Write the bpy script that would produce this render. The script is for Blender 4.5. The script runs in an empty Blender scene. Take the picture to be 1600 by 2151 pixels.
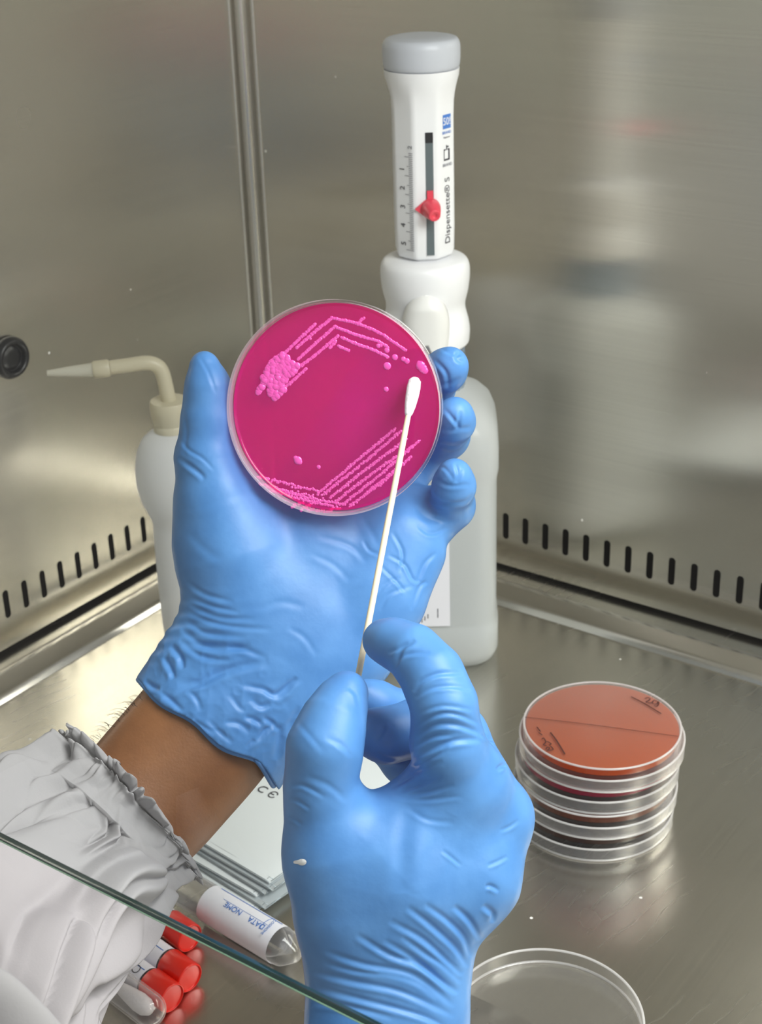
import bpy, bmesh, math, random
import numpy as np
from mathutils import Vector, Matrix, Euler

random.seed(7)
np.random.seed(7)
SC = bpy.context.scene
COL = SC.collection

# ------------------------------------------------------------------ camera
YAW, PITCH, ROLL = np.radians([-36.22, 25.67, 1.85])
FPX, IW, IH = 3200.0, 1600.0, 2151.0
CX, CY = 800.0, 1075.5
CAM = np.array([0.7498, -0.8717, 0.5378])
_f = np.array([np.sin(YAW) * np.cos(PITCH), np.cos(YAW) * np.cos(PITCH), -np.sin(PITCH)])
_r = np.array([np.cos(YAW), -np.sin(YAW), 0.0])
_d = np.cross(_f, _r)
_c, _s = np.cos(ROLL), np.sin(ROLL)
MC = np.array([_c * _r + _s * _d, -_s * _r + _c * _d, _f])      # rows: right, down, forward

cd = bpy.data.cameras.new('camera')
cam = bpy.data.objects.new('camera', cd)
COL.objects.link(cam)
rot = Matrix((tuple(MC[0]), tuple(-MC[1]), tuple(-MC[2]))).transposed()
cam.matrix_world = Matrix.Translation(CAM) @ rot.to_4x4()
cd.sensor_fit = 'VERTICAL'
cd.sensor_height = 36.0
cd.sensor_width = 36.0 * IW / IH
cd.lens = FPX / IH * 36.0
cd.clip_start = 0.01
cd.clip_end = 50
cd.dof.use_dof = True
cd.dof.focus_distance = 0.615
cd.dof.aperture_fstop = 26
SC.camera = cam

# ------------------------------------------------------------------ world, lights, exposure
SC.view_settings.view_transform = 'Standard'
SC.view_settings.look = 'None'
SC.view_settings.gamma = 1.0
SC.view_settings.use_curve_mapping = False
SC.view_settings.exposure = 0.14

world = bpy.data.worlds.new('room_surroundings')
SC.world = world
world.use_nodes = True
wt = world.node_tree
wt.nodes.clear()


def wn(t, **kw):
    n = wt.nodes.new(t)
    for k, v in kw.items():
        setattr(n, k, v)
    return n


def build_world():
    out = wn('ShaderNodeOutputWorld')
    bg = wn('ShaderNodeBackground')
    tc = wn('ShaderNodeTexCoord')
    sep = wn('ShaderNodeSeparateXYZ')
    wt.links.new(tc.outputs['Generated'], sep.inputs[0])
    at = wn('ShaderNodeMath', operation='ARCTAN2')
    wt.links.new(sep.outputs['X'], at.inputs[0])
    wt.links.new(sep.outputs['Y'], at.inputs[1])
    mr = wn('ShaderNodeMapRange')
    mr.inputs['From Min'].default_value = -math.pi
    mr.inputs['From Max'].default_value = math.pi
    wt.links.new(at.outputs[0], mr.inputs['Value'])
    az = wn('ShaderNodeValToRGB')
    cr = az.color_ramp
    # room around the cabinet: brightness by direction, made up for the steel's reflections
    stops = [(0.0, .50), (.050, .56), (.062, .66), (.070, .50), (.084, .55), (.096, .95), (.110, .90), (.125, .6), (.22, .7), (.30, .6), (.45, .5), (.60, .5), (.72, .55), (.84, .55),
             (.860, .50), (.868, .55), (.878, 1.0), (.890, .9), (.92, .5), (1.0, .50)]
    while len(cr.elements) > 1:
        cr.elements.remove(cr.elements[0])
    cr.elements[0].position = 0.0
    for i, (p, v) in enumerate(stops):
        e = cr.elements[0] if i == 0 else cr.elements.new(p)
        e.color = (v, v * .985, v * .95, 1)
    wt.links.new(mr.outputs[0], az.inputs[0])
    el = wn('ShaderNodeValToRGB')
    e = el.color_ramp
    e.elements[0].position = 0.22
    e.elements[0].color = (.42, .40, .37, 1)
    e.elements[1].position = 0.47
    e.elements[1].color = (.92, .90, .85, 1)
    x = e.elements.new(.70)
    x.color = (.55, .55, .55, 1)
    m2 = wn('ShaderNodeMapRange')
    m2.inputs['From Min'].default_value = -1
    m2.inputs['From Max'].default_value = 1
    wt.links.new(sep.outputs['Z'], m2.inputs['Value'])
    wt.links.new(m2.outputs[0], el.inputs[0])
    mx = wn('ShaderNodeMix', data_type='RGBA', blend_type='MULTIPLY')
    mx.inputs[0].default_value = 1.0
    wt.links.new(az.outputs[0], mx.inputs[6])
    wt.links.new(el.outputs[0], mx.inputs[7])
    wt.links.new(mx.outputs[2], bg.inputs[0])
    bg.inputs[1].default_value = 0.78
    wt.links.new(bg.outputs[0], out.inputs[0])


build_world()


def area(name, loc, target, sx, sy, power, color=(1, 1, 1)):
    l = bpy.data.lights.new(name, 'AREA')
    l.shape = 'RECTANGLE'
    l.size, l.size_y, l.energy, l.color = sx, sy, power, color
    o = bpy.data.objects.new(name, l)
    COL.objects.link(o)
    o.location = loc
    o.rotation_euler = (Vector(target) - Vector(loc)).to_track_quat('-Z', 'Y').to_euler()
    return o


LAMP_Z = 0.70
area('cabinet_lamp_light', (0.86, -0.39, LAMP_Z - .032), (0.86, -0.40, 0), 0.60, 0.32, 7.6, (1.0, .985, .96))


# ------------------------------------------------------------------ helpers
def c2w(q):
    q = np.asarray(q, float)
    return CAM + q @ MC


def w2c(p):
    return (np.asarray(p, float) - CAM) @ MC.T


def pc(x, y, d):                       # a point of the view, in camera metres
    return np.array([(x - CX) / FPX * d, (y - CY) / FPX * d, d])


def P(x, y, d):
    return c2w(pc(x, y, d))


def ray(x, y):
    return np.array([(x - CX) / FPX, (y - CY) / FPX, 1.0]) @ MC


def onz(x, y, z=0.0):
    r = ray(x, y)
    return CAM + r * ((z - CAM[2]) / r[2])


def onplane(x, y, o, n):
    r = ray(x, y)
    return CAM + r * (np.dot(o - CAM, n) / np.dot(r, n))


def mat_of(o):
    m = o.matrix_basis.copy()
    while o.parent:
        o = o.parent
        m = o.matrix_basis @ m
    return m


def mesh_obj(name, verts, faces, mat, parent=None, smooth=True, local=False, angle=None):
    """one mesh object; verts are world coordinates unless local"""
    v = np.asarray(verts, float).reshape(-1, 3)
    if parent is not None and not local:
        inv = np.array(mat_of(parent).inverted())
        v = v @ inv[:3, :3].T + inv[:3, 3]
    me = bpy.data.meshes.new(name)
    if isinstance(faces, np.ndarray) and faces.ndim == 2:
        n, k = faces.shape
        me.vertices.add(len(v))
        me.vertices.foreach_set('co', v.astype(np.float32).ravel())
        me.loops.add(n * k)
        me.loops.foreach_set('vertex_index', faces.astype(np.int32).ravel())
        me.polygons.add(n)
        me.polygons.foreach_set('loop_start', np.arange(0, n * k, k, dtype=np.int32))
        me.update(calc_edges=True)
    else:
        me.from_pydata([tuple(p) for p in v], [], [tuple(int(i) for i in f) for f in faces])
    me.validate()
    o = bpy.data.objects.new(name, me)
    COL.objects.link(o)
    if mat is not None:
        me.materials.append(mat)
    if parent is not None:
        o.parent = parent
    if smooth:
        me.polygons.foreach_set('use_smooth', [True] * len(me.polygons))
        if angle is not None:
            bm = bmesh.new()
            bm.from_mesh(me)
            for e in bm.edges:
                if len(e.link_faces) == 2 and e.calc_face_angle(0) > angle:
                    e.smooth = False
            bm.to_mesh(me)
            bm.free()
    return o


def tag(o, label=None, cat=None, group=None, kind=None):
    if label:
        o['label'] = label
    if cat:
        o['category'] = cat
    if group:
        o['group'] = group
    if kind:
        o['kind'] = kind
    return o


def thing(name, label, cat, loc, rot=None, group=None):
    o = bpy.data.objects.new(name, None)
    COL.objects.link(o)
    o.location = Vector(loc)
    if rot is not None:
        o.rotation_euler = rot
    o.empty_display_size = .02
    return tag(o, label, cat, group)


def lathe(profile, n=96, closed=False, rfun=None):
    """profile [(r,z)], revolved around z. r==0 ends become poles"""
    V, Fc = [], []
    rings = []
    for (r, z) in profile:
        if r <= 1e-9:
            rings.append([len(V)])
            V.append((0, 0, z))
        else:
            ids = []
            for i in range(n):
                a = 2 * math.pi * i / n
                rr = r * (rfun(a, z) if rfun else 1)
                ids.append(len(V))
                V.append((rr * math.cos(a), rr * math.sin(a), z))
            rings.append(ids)
    pairs = list(zip(rings[:-1], rings[1:]))
    if closed:
        pairs.append((rings[-1], rings[0]))
    for A, B in pairs:
        if len(A) == 1 and len(B) == 1:
            continue
        for i in range(n):
            j = (i + 1) % n
            if len(A) == 1:
                Fc.append((A[0], B[j], B[i]))
            elif len(B) == 1:
                Fc.append((A[i], A[j], B[0]))
            else:
                Fc.append((A[i], A[j], B[j], B[i]))
    return np.array(V), Fc


def round_profile(pts, rad, seg=4):
    """round the corners of an open profile"""
    out = [pts[0]]
    for i in range(1, len(pts) - 1):
        p0, p1, p2 = np.array(pts[i - 1]), np.array(pts[i]), np.array(pts[i + 1])
        a, b = p0 - p1, p2 - p1
        la, lb = np.linalg.norm(a), np.linalg.norm(b)
        r = rad[i] if isinstance(rad, (list, tuple)) else rad
        r = min(r, la * .45, lb * .45)
        s, e = p1 + a / la * r, p1 + b / lb * r
        for k in range(seg + 1):
            t = k / seg
            q = (1 - t) ** 2 * s + 2 * t * (1 - t) * p1 + t * t * e
            out.append(tuple(q))
    out.append(pts[-1])
    return out


def frame_along(pts):
    pts = np.asarray(pts, float)
    T = np.gradient(pts, axis=0)
    T /= np.linalg.norm(T, axis=1)[:, None]
    up = np.array([0.3, 0.2, 1.0])
    if abs(np.dot(up / np.linalg.norm(up), T[0])) > .9:
        up = np.array([1.0, .1, 0])
    N = []
    n = up - np.dot(up, T[0]) * T[0]
    n /= np.linalg.norm(n)
    for t in T:
        n = n - np.dot(n, t) * t
        n /= np.linalg.norm(n)
        N.append(n.copy())
    N = np.array(N)
    return T, N, np.cross(T, N)


def tube(pts, rad, n=12, caps=True, closed=False):
    pts = np.asarray(pts, float)
    m = len(pts)
    rad = np.full(m, rad) if np.isscalar(rad) else np.asarray(rad, float)
    T, N, B = frame_along(pts)
    a = np.arange(n) * 2 * math.pi / n
    V = (pts[:, None, :] + rad[:, None, None] * (np.cos(a)[None, :, None] * N[:, None, :] + np.sin(a)[None, :, None] * B[:, None, :])).reshape(-1, 3)
    Fc = []
    for i in range(m if closed else m - 1):
        i2 = (i + 1) % m
        for j in range(n):
            k = (j + 1) % n
            Fc.append((i * n + j, i * n + k, i2 * n + k, i2 * n + j))
    if caps and not closed:
        Fc.append(tuple(range(n))[::-1])
        Fc.append(tuple((m - 1) * n + j for j in range(n)))
    return V, Fc


def spline(pts, n=40):
    """Catmull-Rom through points"""
    p = np.asarray(pts, float)
    p = np.vstack([2 * p[0] - p[1], p, 2 * p[-1] - p[-2]])
    segs = len(p) - 3
    out = []
    for t in np.linspace(0, segs, n):
        i = min(int(t), segs - 1)
        u = t - i
        a, b, c, d = p[i:i + 4]
        out.append(.5 * ((2 * b) + (-a + c) * u + (2 * a - 5 * b + 4 * c - d) * u * u + (-a + 3 * b - 3 * c + d) * u ** 3))
    return np.array(out)


class MB:
    def __init__(self):
        self.v, self.f, self.n = [], [], 0

    def add(self, V, Fc):
        V = np.asarray(V, float)
        self.v.append(V)
        self.f += [tuple(i + self.n for i in f) for f in Fc]
        self.n += len(V)
        return self

    def build(self, name, mat, parent=None, smooth=True, local=False, angle=None):
        return mesh_obj(name, np.vstack(self.v), self.f, mat, parent, smooth, local, angle)


def box(x0, x1, y0, y1, z0, z1):
    V = [(x, y, z) for x in (x0, x1) for y in (y0, y1) for z in (z0, z1)]
    return V, [(0, 1, 3, 2), (4, 6, 7, 5), (0, 4, 5, 1), (2, 3, 7, 6), (0, 2, 6, 4), (1, 5, 7, 3)]


def xform(V, M):
    M = np.array(M)
    return np.asarray(V) @ M[:3, :3].T + M[:3, 3]


def basis(o, ex, ey, ez):
    m = Matrix.Identity(4)
    for i in range(3):
        m[i][0], m[i][1], m[i][2], m[i][3] = ex[i], ey[i], ez[i], o[i]
    return m


def unit(v):
    v = np.asarray(v, float)
    return v / np.linalg.norm(v)


def axis_basis(o, z, hint=(0, 0, 1)):
    z = unit(z)
    x = np.cross(hint, z)
    if np.linalg.norm(x) < 1e-4:
        x = np.cross((1, 0, 0), z)
    x = unit(x)
    return basis(o, x, np.cross(z, x), z)


# ------------------------------------------------------------------ value noise (vectorised)
def _hash(ix, iy, iz):
    h = (ix * 374761393 + iy * 668265263 + iz * 2147483647 + 1013904223) & 0xffffffff
    h = ((h ^ (h >> 13)) * 1274126177) & 0xffffffff
    return ((h ^ (h >> 16)) & 0xffff) / 65535.0


def vnoise(p):
    p = np.asarray(p, float)
    i = np.floor(p).astype(np.int64)
    f = p - i
    u = f * f * (3 - 2 * f)
    r = 0
    for dx in (0, 1):
        for dy in (0, 1):
            for dz in (0, 1):
                w = (u[:, 0] if dx else 1 - u[:, 0]) * (u[:, 1] if dy else 1 - u[:, 1]) * (u[:, 2] if dz else 1 - u[:, 2])
                r = r + w * _hash(i[:, 0] + dx, i[:, 1] + dy, i[:, 2] + dz)
    return r * 2 - 1


def ridged(p, oct=3):
    a, s, t = 1.0, 0, 0
    for k in range(oct):
        s = s + a * (1 - np.abs(vnoise(p)) * 2)
        t += a
        p = p * 2.03 + 7.7
        a *= .5
    return s / t


# ------------------------------------------------------------------ signed distance bodies
def capsule(p, a, b, ra, rb, sw=1.0):
    a, b = np.asarray(a), np.asarray(b)
    S = np.array([1, 1, sw])
    pa = (p - a) * S
    ba = (b - a) * S
    t = np.clip((pa @ ba) / max(ba @ ba, 1e-12), 0, 1)
    q = pa - t[..., None] * ba
    return np.sqrt((q * q).sum(-1)) - (ra + t * (rb - ra))


def smin(a, b, k):
    h = np.clip(.5 + .5 * (b - a) / k, 0, 1)
    return b + (a - b) * h - k * h * (1 - h)


class Field:
    def __init__(self, lo, hi, h):
        self.lo = np.array(lo)
        self.h = h
        self.n = np.ceil((np.array(hi) - self.lo) / h).astype(int) + 1
        self.ax = [self.lo[i] + h * np.arange(self.n[i]) for i in range(3)]
        self.d = np.full(self.n, 1.0, np.float32)

    def new(self):
        return np.full(self.n, 1.0, np.float32)

    def sl(self, lo, hi):
        i0 = np.clip(np.floor((lo - self.lo) / self.h).astype(int), 0, self.n)
        i1 = np.clip(np.ceil((hi - self.lo) / self.h).astype(int) + 1, 0, self.n)
        return tuple(slice(a, b) for a, b in zip(i0, i1))

    def pts(self, s):
        g = np.meshgrid(*[self.ax[i][s[i]] for i in range(3)], indexing='ij')
        return np.stack(g, -1).astype(np.float32)

    def cap(self, arr, a, b, ra, rb, sw=1.0, k=.004, margin=.016):
        r = max(ra, rb) + margin
        lo, hi = np.minimum(a, b) - r, np.maximum(a, b) + r
        s = self.sl(lo, hi)
        if any(x.stop <= x.start for x in s):
            return
        arr[s] = smin(arr[s], capsule(self.pts(s), a, b, ra, rb, sw), k)

    def chain(self, arr, pts, sw=1.0, k=.004):
        """pts: list of (x_px, y_px, depth_m, radius_px)"""
        for p, q in zip(pts[:-1], pts[1:]):
            self.cap(arr, pc(*p[:3]), pc(*q[:3]), p[3] * p[2] / FPX, q[3] * q[2] / FPX, sw, k)


def surface_nets(f, lo, h):
    ins = f < 0
    nx, ny, nz = f.shape
    c = np.zeros((nx - 1, ny - 1, nz - 1), np.int8)
    for dx in (0, 1):
        for dy in (0, 1):
            for dz in (0, 1):
                c += ins[dx:nx - 1 + dx, dy:ny - 1 + dy, dz:nz - 1 + dz]
    act = (c > 0) & (c < 8)
    I = np.argwhere(act)
    idx = np.full(act.shape, -1, np.int64)
    idx[act] = np.arange(len(I))
    off = np.array([(x, y, z) for x in (0, 1) for y in (0, 1) for z in (0, 1)])
    val = np.stack([f[I[:, 0] + o[0], I[:, 1] + o[1], I[:, 2] + o[2]] for o in off], 1)
    acc = np.zeros((len(I), 3))
    cnt = np.zeros(len(I))
    for a in range(8):
        for b in range(a + 1, 8):
            if np.abs(off[a] - off[b]).sum() != 1:
                continue
            va, vb = val[:, a], val[:, b]
            m = (va < 0) != (vb < 0)
            t = np.where(m, va / np.where(m, va - vb, 1), 0)
            acc += np.where(m[:, None], off[a] + t[:, None] * (off[b] - off[a]), 0)
            cnt += m
    V = lo + h * (I + acc / cnt[:, None])
    quads = []
    for ax in range(3):
        s0 = [slice(None)] * 3
        s1 = [slice(None)] * 3
        s0[ax] = slice(0, -1)
        s1[ax] = slice(1, None)
        a, b = ins[tuple(s0)], ins[tuple(s1)]
        E = np.argwhere(a != b)
        u, w = (ax + 1) % 3, (ax + 2) % 3
        ok = (E[:, u] > 0) & (E[:, w] > 0) & (E[:, u] < act.shape[u]) & (E[:, w] < act.shape[w])
        E = E[ok]
        fl = a[tuple(E.T)]
        du, dw = np.zeros(3, int), np.zeros(3, int)
        du[u], dw[w] = 1, 1
        q = np.stack([idx[tuple((E - du - dw).T)], idx[tuple((E - dw).T)], idx[tuple(E.T)], idx[tuple((E - du).T)]], 1)
        q[~fl] = q[~fl][:, ::-1]
        quads.append(q)
    return V, np.vstack(quads)


def keep_largest(V, Q):
    lab = np.arange(len(V))
    e = np.vstack([Q[:, [0, 1]], Q[:, [1, 2]], Q[:, [2, 3]], Q[:, [3, 0]]])
    for _ in range(2000):
        m = np.minimum(lab[e[:, 0]], lab[e[:, 1]])
        new = lab.copy()
        np.minimum.at(new, e[:, 0], m)
        np.minimum.at(new, e[:, 1], m)
        new = new[new]
        if (new == lab).all():
            break
        lab = new
    ids, cn = np.unique(lab, return_counts=True)
    keep = lab == ids[cn.argmax()]
    re = np.cumsum(keep) - 1
    Q = Q[keep[Q].all(1)]
    return V[keep], re[Q]


def relax(V, Q, it=3, lam=.5):
    e = np.vstack([Q[:, [0, 1]], Q[:, [1, 2]], Q[:, [2, 3]], Q[:, [3, 0]]])
    deg = np.bincount(e.ravel(), minlength=len(V)).astype(float)
    for k in range(it):
        s = np.stack([np.bincount(e[:, 0], V[e[:, 1], i], len(V)) + np.bincount(e[:, 1], V[e[:, 0], i], len(V)) for i in range(3)], 1)
        V = V + lam * (s / deg[:, None] - V)
    return V


def vnormals(V, Q):
    n = np.cross(V[Q[:, 2]] - V[Q[:, 0]], V[Q[:, 3]] - V[Q[:, 1]])
    N = np.stack([sum(np.bincount(Q[:, k], n[:, i], len(V)) for k in range(4)) for i in range(3)], 1)
    return N / np.maximum(np.linalg.norm(N, axis=1), 1e-12)[:, None]


def to_px(q):
    return np.stack([q[:, 0] / q[:, 2] * FPX + CX, q[:, 1] / q[:, 2] * FPX + CY], 1)


def creases(V, N, strokes, lip=.75):
    """fold lines in the glove: groove with a raised lip, only on the side that faces out to the front"""
    px = to_px(V)
    face = np.clip((-(N * unit_rows(V)).sum(1) - .02) / .25, 0, 1)
    D = np.zeros(len(V))
    for st in strokes:
        pts, w, amp = st[0], st[1] * .78, st[2]
        dmin, dmax = st[3] if len(st) > 3 else (0, 9)
        L = spline(np.array(pts, float), max(8, 6 * len(pts))) if len(pts) > 2 else np.linspace(pts[0], pts[1], 8)
        lo, hi = L.min(0) - 4 * w, L.max(0) + 4 * w
        sel = np.where((px[:, 0] > lo[0]) & (px[:, 0] < hi[0]) & (px[:, 1] > lo[1]) & (px[:, 1] < hi[1]) & (face > 0) & (V[:, 2] > dmin) & (V[:, 2] < dmax))[0]
        if not len(sel):
            continue
        p = px[sel]
        best = np.full(len(sel), 1e9)
        sg = np.zeros(len(sel))
        tt = np.zeros(len(sel))
        for i in range(len(L) - 1):
            a, b = L[i], L[i + 1]
            ba = b - a
            t = np.clip(((p - a) @ ba) / max(ba @ ba, 1e-9), 0, 1)
            q = p - a - t[:, None] * ba
            d = np.linalg.norm(q, axis=1)
            m = d < best
            best[m] = d[m]
            sg[m] = np.sign(ba[0] * q[m, 1] - ba[1] * q[m, 0])
            tt[m] = (i + t[m]) / (len(L) - 1)
        s = best * np.where(sg == 0, 1, sg) / w
        tap = np.sin(np.pi * np.clip(tt, 0, 1)) ** .65
        D[sel] += amp * .001 * tap * face[sel] * (-np.exp(-s * s) + lip * np.exp(-(s - 1.7) ** 2))
    return D


def unit_rows(V):
    return V / np.linalg.norm(V, axis=1)[:, None]


# ------------------------------------------------------------------ materials
class Mat:
    def __init__(self, name):
        self.m = bpy.data.materials.new(name)
        self.m.use_nodes = True
        self.t = self.m.node_tree
        self.t.nodes.clear()
        self.out = self.n('ShaderNodeOutputMaterial')

    def n(self, t, **kw):
        n = self.t.nodes.new(t)
        for k, v in kw.items():
            setattr(n, k, v)
        return n

    def l(self, a, b):
        self.t.links.new(a, b)

    def coord(self, scale=(1, 1, 1), which='Object', rot=(0, 0, 0)):
        tc = self.n('ShaderNodeTexCoord')
        mp = self.n('ShaderNodeMapping')
        mp.inputs['Scale'].default_value = scale
        mp.inputs['Rotation'].default_value = rot
        self.l(tc.outputs[which], mp.inputs[0])
        return mp.outputs[0]

    def noise(self, vec, scale, detail=3, rough=.5):
        n = self.n('ShaderNodeTexNoise')
        n.inputs['Scale'].default_value = scale
        n.inputs['Detail'].default_value = detail
        n.inputs['Roughness'].default_value = rough
        self.l(vec, n.inputs['Vector'])
        return n.outputs[0]

    def ramp(self, fac, stops):
        r = self.n('ShaderNodeValToRGB')
        while len(r.color_ramp.elements) > 1:
            r.color_ramp.elements.remove(r.color_ramp.elements[0])
        for i, (p, c) in enumerate(stops):
            e = r.color_ramp.elements[0] if i == 0 else r.color_ramp.elements.new(p)
            e.position = p
            e.color = tuple(c) + (1,) if len(c) == 3 else c
        self.l(fac, r.inputs[0])
        return r.outputs[0]

    def bump(self, height, strength, dist, normal=None):
        b = self.n('ShaderNodeBump')
        b.inputs['Strength'].default_value = strength
        b.inputs['Distance'].default_value = dist
        self.l(height, b.inputs['Height'])
        if normal is not None:
            self.l(normal, b.inputs['Normal'])
        return b.outputs[0]

    def bsdf(self, color=(.8, .8, .8), rough=.5, metal=0.0, **kw):
        p = self.n('ShaderNodeBsdfPrincipled')
        p.inputs['Base Color'].default_value = tuple(color) + (1,)
        p.inputs['Roughness'].default_value = rough
        p.inputs['Metallic'].default_value = metal
        for k, v in kw.items():
            p.inputs[k].default_value = v
        return p

    def fresnel(self, ior):
        """reflection share of an outer face; the inner faces of a thin shell add none"""
        fr = self.n('ShaderNodeFresnel')
        fr.inputs[0].default_value = ior
        g = self.n('ShaderNodeNewGeometry')
        a = self.n('ShaderNodeMath', operation='SUBTRACT')
        a.inputs[0].default_value = 1.0
        self.l(g.outputs['Backfacing'], a.inputs[1])
        b = self.n('ShaderNodeMath', operation='MULTIPLY')
        self.l(fr.outputs[0], b.inputs[0])
        self.l(a.outputs[0], b.inputs[1])
        return b.outputs[0]

    def done(self, sh):
        self.l(sh, self.out.inputs[0])
        return self.m


def srgb(*c):
    return tuple(((x / 255) / 12.92 if x / 255 <= .04045 else ((x / 255 + .055) / 1.055) ** 2.4) for x in c)


def plain(name, color, rough=.45, metal=0.0, bump=None, **kw):
    m = Mat(name)
    p = m.bsdf(color, rough, metal, **kw)
    if bump:
        sc, st, di = bump
        m.l(m.bump(m.noise(m.coord(), sc), st, di), p.inputs['Normal'])
    return m.done(p.outputs[0])


def steel(name, grain, base=(.62, .60, .56), rough=.24, tangent=None, aniso=0.0, scratch=False):
    """brushed stainless steel; grain = object-space scale, small along the brushing direction"""
    m = Mat(name)
    p = m.bsdf(base, rough, 1.0)
    n1 = m.noise(m.coord(grain), 1.0, 2, .5)
    big = m.noise(m.coord((1, 1, 1)), 6.0, 3, .5)
    col = m.ramp(n1, [(.3, tuple(c * .96 for c in base)), (.7, tuple(min(1, c * 1.03) for c in base))])
    vo = m.n('ShaderNodeTexVoronoi')
    vo.inputs['Scale'].default_value = 55
    m.l(m.coord(), vo.inputs['Vector'])
    dot = m.ramp(vo.outputs['Distance'], [(0, (1, 1, 1)), (.045, (1, 1, 1)), (.06, (0, 0, 0))])
    few = m.ramp(m.noise(m.coord(), 30, 1, .5), [(.60, (0, 0, 0)), (.63, (1, 1, 1))])
    dm = m.n('ShaderNodeMath', operation='MULTIPLY')
    m.l(dot, dm.inputs[0])
    m.l(few, dm.inputs[1])
    sx = m.n('ShaderNodeMix', data_type='RGBA')
    m.l(dm.outputs[0], sx.inputs[0])
    m.l(col, sx.inputs[6])
    sx.inputs[7].default_value = (.85, .84, .80, 1)
    m.l(sx.outputs[2], p.inputs['Base Color'])
    me_ = m.n('ShaderNodeMath', operation='SUBTRACT')
    me_.inputs[0].default_value = 1.0
    m.l(dm.outputs[0], me_.inputs[1])
    m.l(me_.outputs[0], p.inputs['Metallic'])
    rr = m.n('ShaderNodeMapRange')
    rr.inputs['From Min'].default_value, rr.inputs['From Max'].default_value = .3, .7
    rr.inputs['To Min'].default_value, rr.inputs['To Max'].default_value = rough * .9, rough * 1.12
    m.l(big, rr.inputs['Value'])
    ro = rr.outputs[0]
    if scratch:
        wv = m.n('ShaderNodeTexWave')
        wv.inputs['Scale'].default_value = 26
        wv.inputs['Distortion'].default_value = 9
        wv.inputs['Detail'].default_value = 3
        wv.inputs['Detail Scale'].default_value = .7
        m.l(m.coord((1.3, .5, 1), rot=(0, 0, .5)), wv.inputs['Vector'])
        ln = m.ramp(wv.outputs['Fac'], [(0, (0, 0, 0)), (.965, (0, 0, 0)), (1, (1, 1, 1))])
        mk_ = m.ramp(m.noise(m.coord(), 14, 2, .5), [(.45, (0, 0, 0)), (.62, (1, 1, 1))])
        mu = m.n('ShaderNodeMath', operation='MULTIPLY')
        m.l(ln, mu.inputs[0])
        m.l(mk_, mu.inputs[1])
        ma = m.n('ShaderNodeMath', operation='MULTIPLY_ADD')
        ma.inputs[1].default_value = .035
        m.l(mu.outputs[0], ma.inputs[0])
        m.l(ro, ma.inputs[2])
        ro = ma.outputs[0]
    m.l(ro, p.inputs['Roughness'])
    if tangent is not None:
        p.inputs['Anisotropic'].default_value = aniso
        cv = m.n('ShaderNodeCombineXYZ')
        for k in range(3):
            cv.inputs[k].default_value = tangent[k]
        m.l(cv.outputs[0], p.inputs['Tangent'])
    m.l(m.bump(n1, .025, .0003), p.inputs['Normal'])
    return m.done(p.outputs[0])


def clear_plastic(name, tint=(.97, .97, .97), haze=.03, edge=.9, rough=.05):
    """thin clear moulded plastic: see-through face on, whiter towards grazing views"""
    m = Mat(name)
    tr = m.n('ShaderNodeBsdfTransparent')
    tr.inputs[0].default_value = tuple(tint) + (1,)
    gl = m.n('ShaderNodeBsdfGlossy')
    gl.inputs['Roughness'].default_value = rough
    gl.inputs[0].default_value = (1, 1, 1, 1)
    df = m.n('ShaderNodeBsdfDiffuse')
    df.inputs[0].default_value = (.9, .88, .88, 1)
    tl = m.n('ShaderNodeBsdfTranslucent')
    tl.inputs[0].default_value = (.9, .88, .88, 1)
    ad = m.n('ShaderNodeMixShader')
    ad.inputs[0].default_value = .4
    m.l(df.outputs[0], ad.inputs[1])
    m.l(tl.outputs[0], ad.inputs[2])
    lw = m.n('ShaderNodeLayerWeight')
    lw.inputs[0].default_value = .5
    pw = m.n('ShaderNodeMath', operation='POWER')
    pw.inputs[1].default_value = 3.0
    m.l(lw.outputs['Facing'], pw.inputs[0])
    mr = m.n('ShaderNodeMapRange')
    mr.inputs['To Min'].default_value = haze
    mr.inputs['To Max'].default_value = edge
    m.l(pw.outputs[0], mr.inputs['Value'])
    m1 = m.n('ShaderNodeMixShader')
    m.l(mr.outputs[0], m1.inputs[0])
    m.l(tr.outputs[0], m1.inputs[1])
    m.l(ad.outputs[0], m1.inputs[2])
    fr = m.fresnel(1.5)
    m2 = m.n('ShaderNodeMixShader')
    m.l(fr, m2.inputs[0])
    m.l(m1.outputs[0], m2.inputs[1])
    m.l(gl.outputs[0], m2.inputs[2])
    return m.done(m2.outputs[0])


def agar(name, body, through, clear=.35, gloss=.06):
    """gel that scatters its own colour and lets some light straight through"""
    m = Mat(name)
    df = m.n('ShaderNodeBsdfDiffuse')
    df.inputs[0].default_value = tuple(body) + (1,)
    tl = m.n('ShaderNodeBsdfTranslucent')
    tl.inputs[0].default_value = tuple(body) + (1,)
    a = m.n('ShaderNodeMixShader')
    a.inputs[0].default_value = .55
    m.l(df.outputs[0], a.inputs[1])
    m.l(tl.outputs[0], a.inputs[2])
    tr = m.n('ShaderNodeBsdfTransparent')
    tr.inputs[0].default_value = tuple(through) + (1,)
    b = m.n('ShaderNodeMixShader')
    b.inputs[0].default_value = clear
    m.l(a.outputs[0], b.inputs[1])
    m.l(tr.outputs[0], b.inputs[2])
    gl = m.n('ShaderNodeBsdfGlossy')
    gl.inputs['Roughness'].default_value = gloss
    fr = m.fresnel(1.42)
    c = m.n('ShaderNodeMixShader')
    m.l(fr, c.inputs[0])
    m.l(b.outputs[0], c.inputs[1])
    m.l(gl.outputs[0], c.inputs[2])
    return m.done(c.outputs[0])


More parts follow.
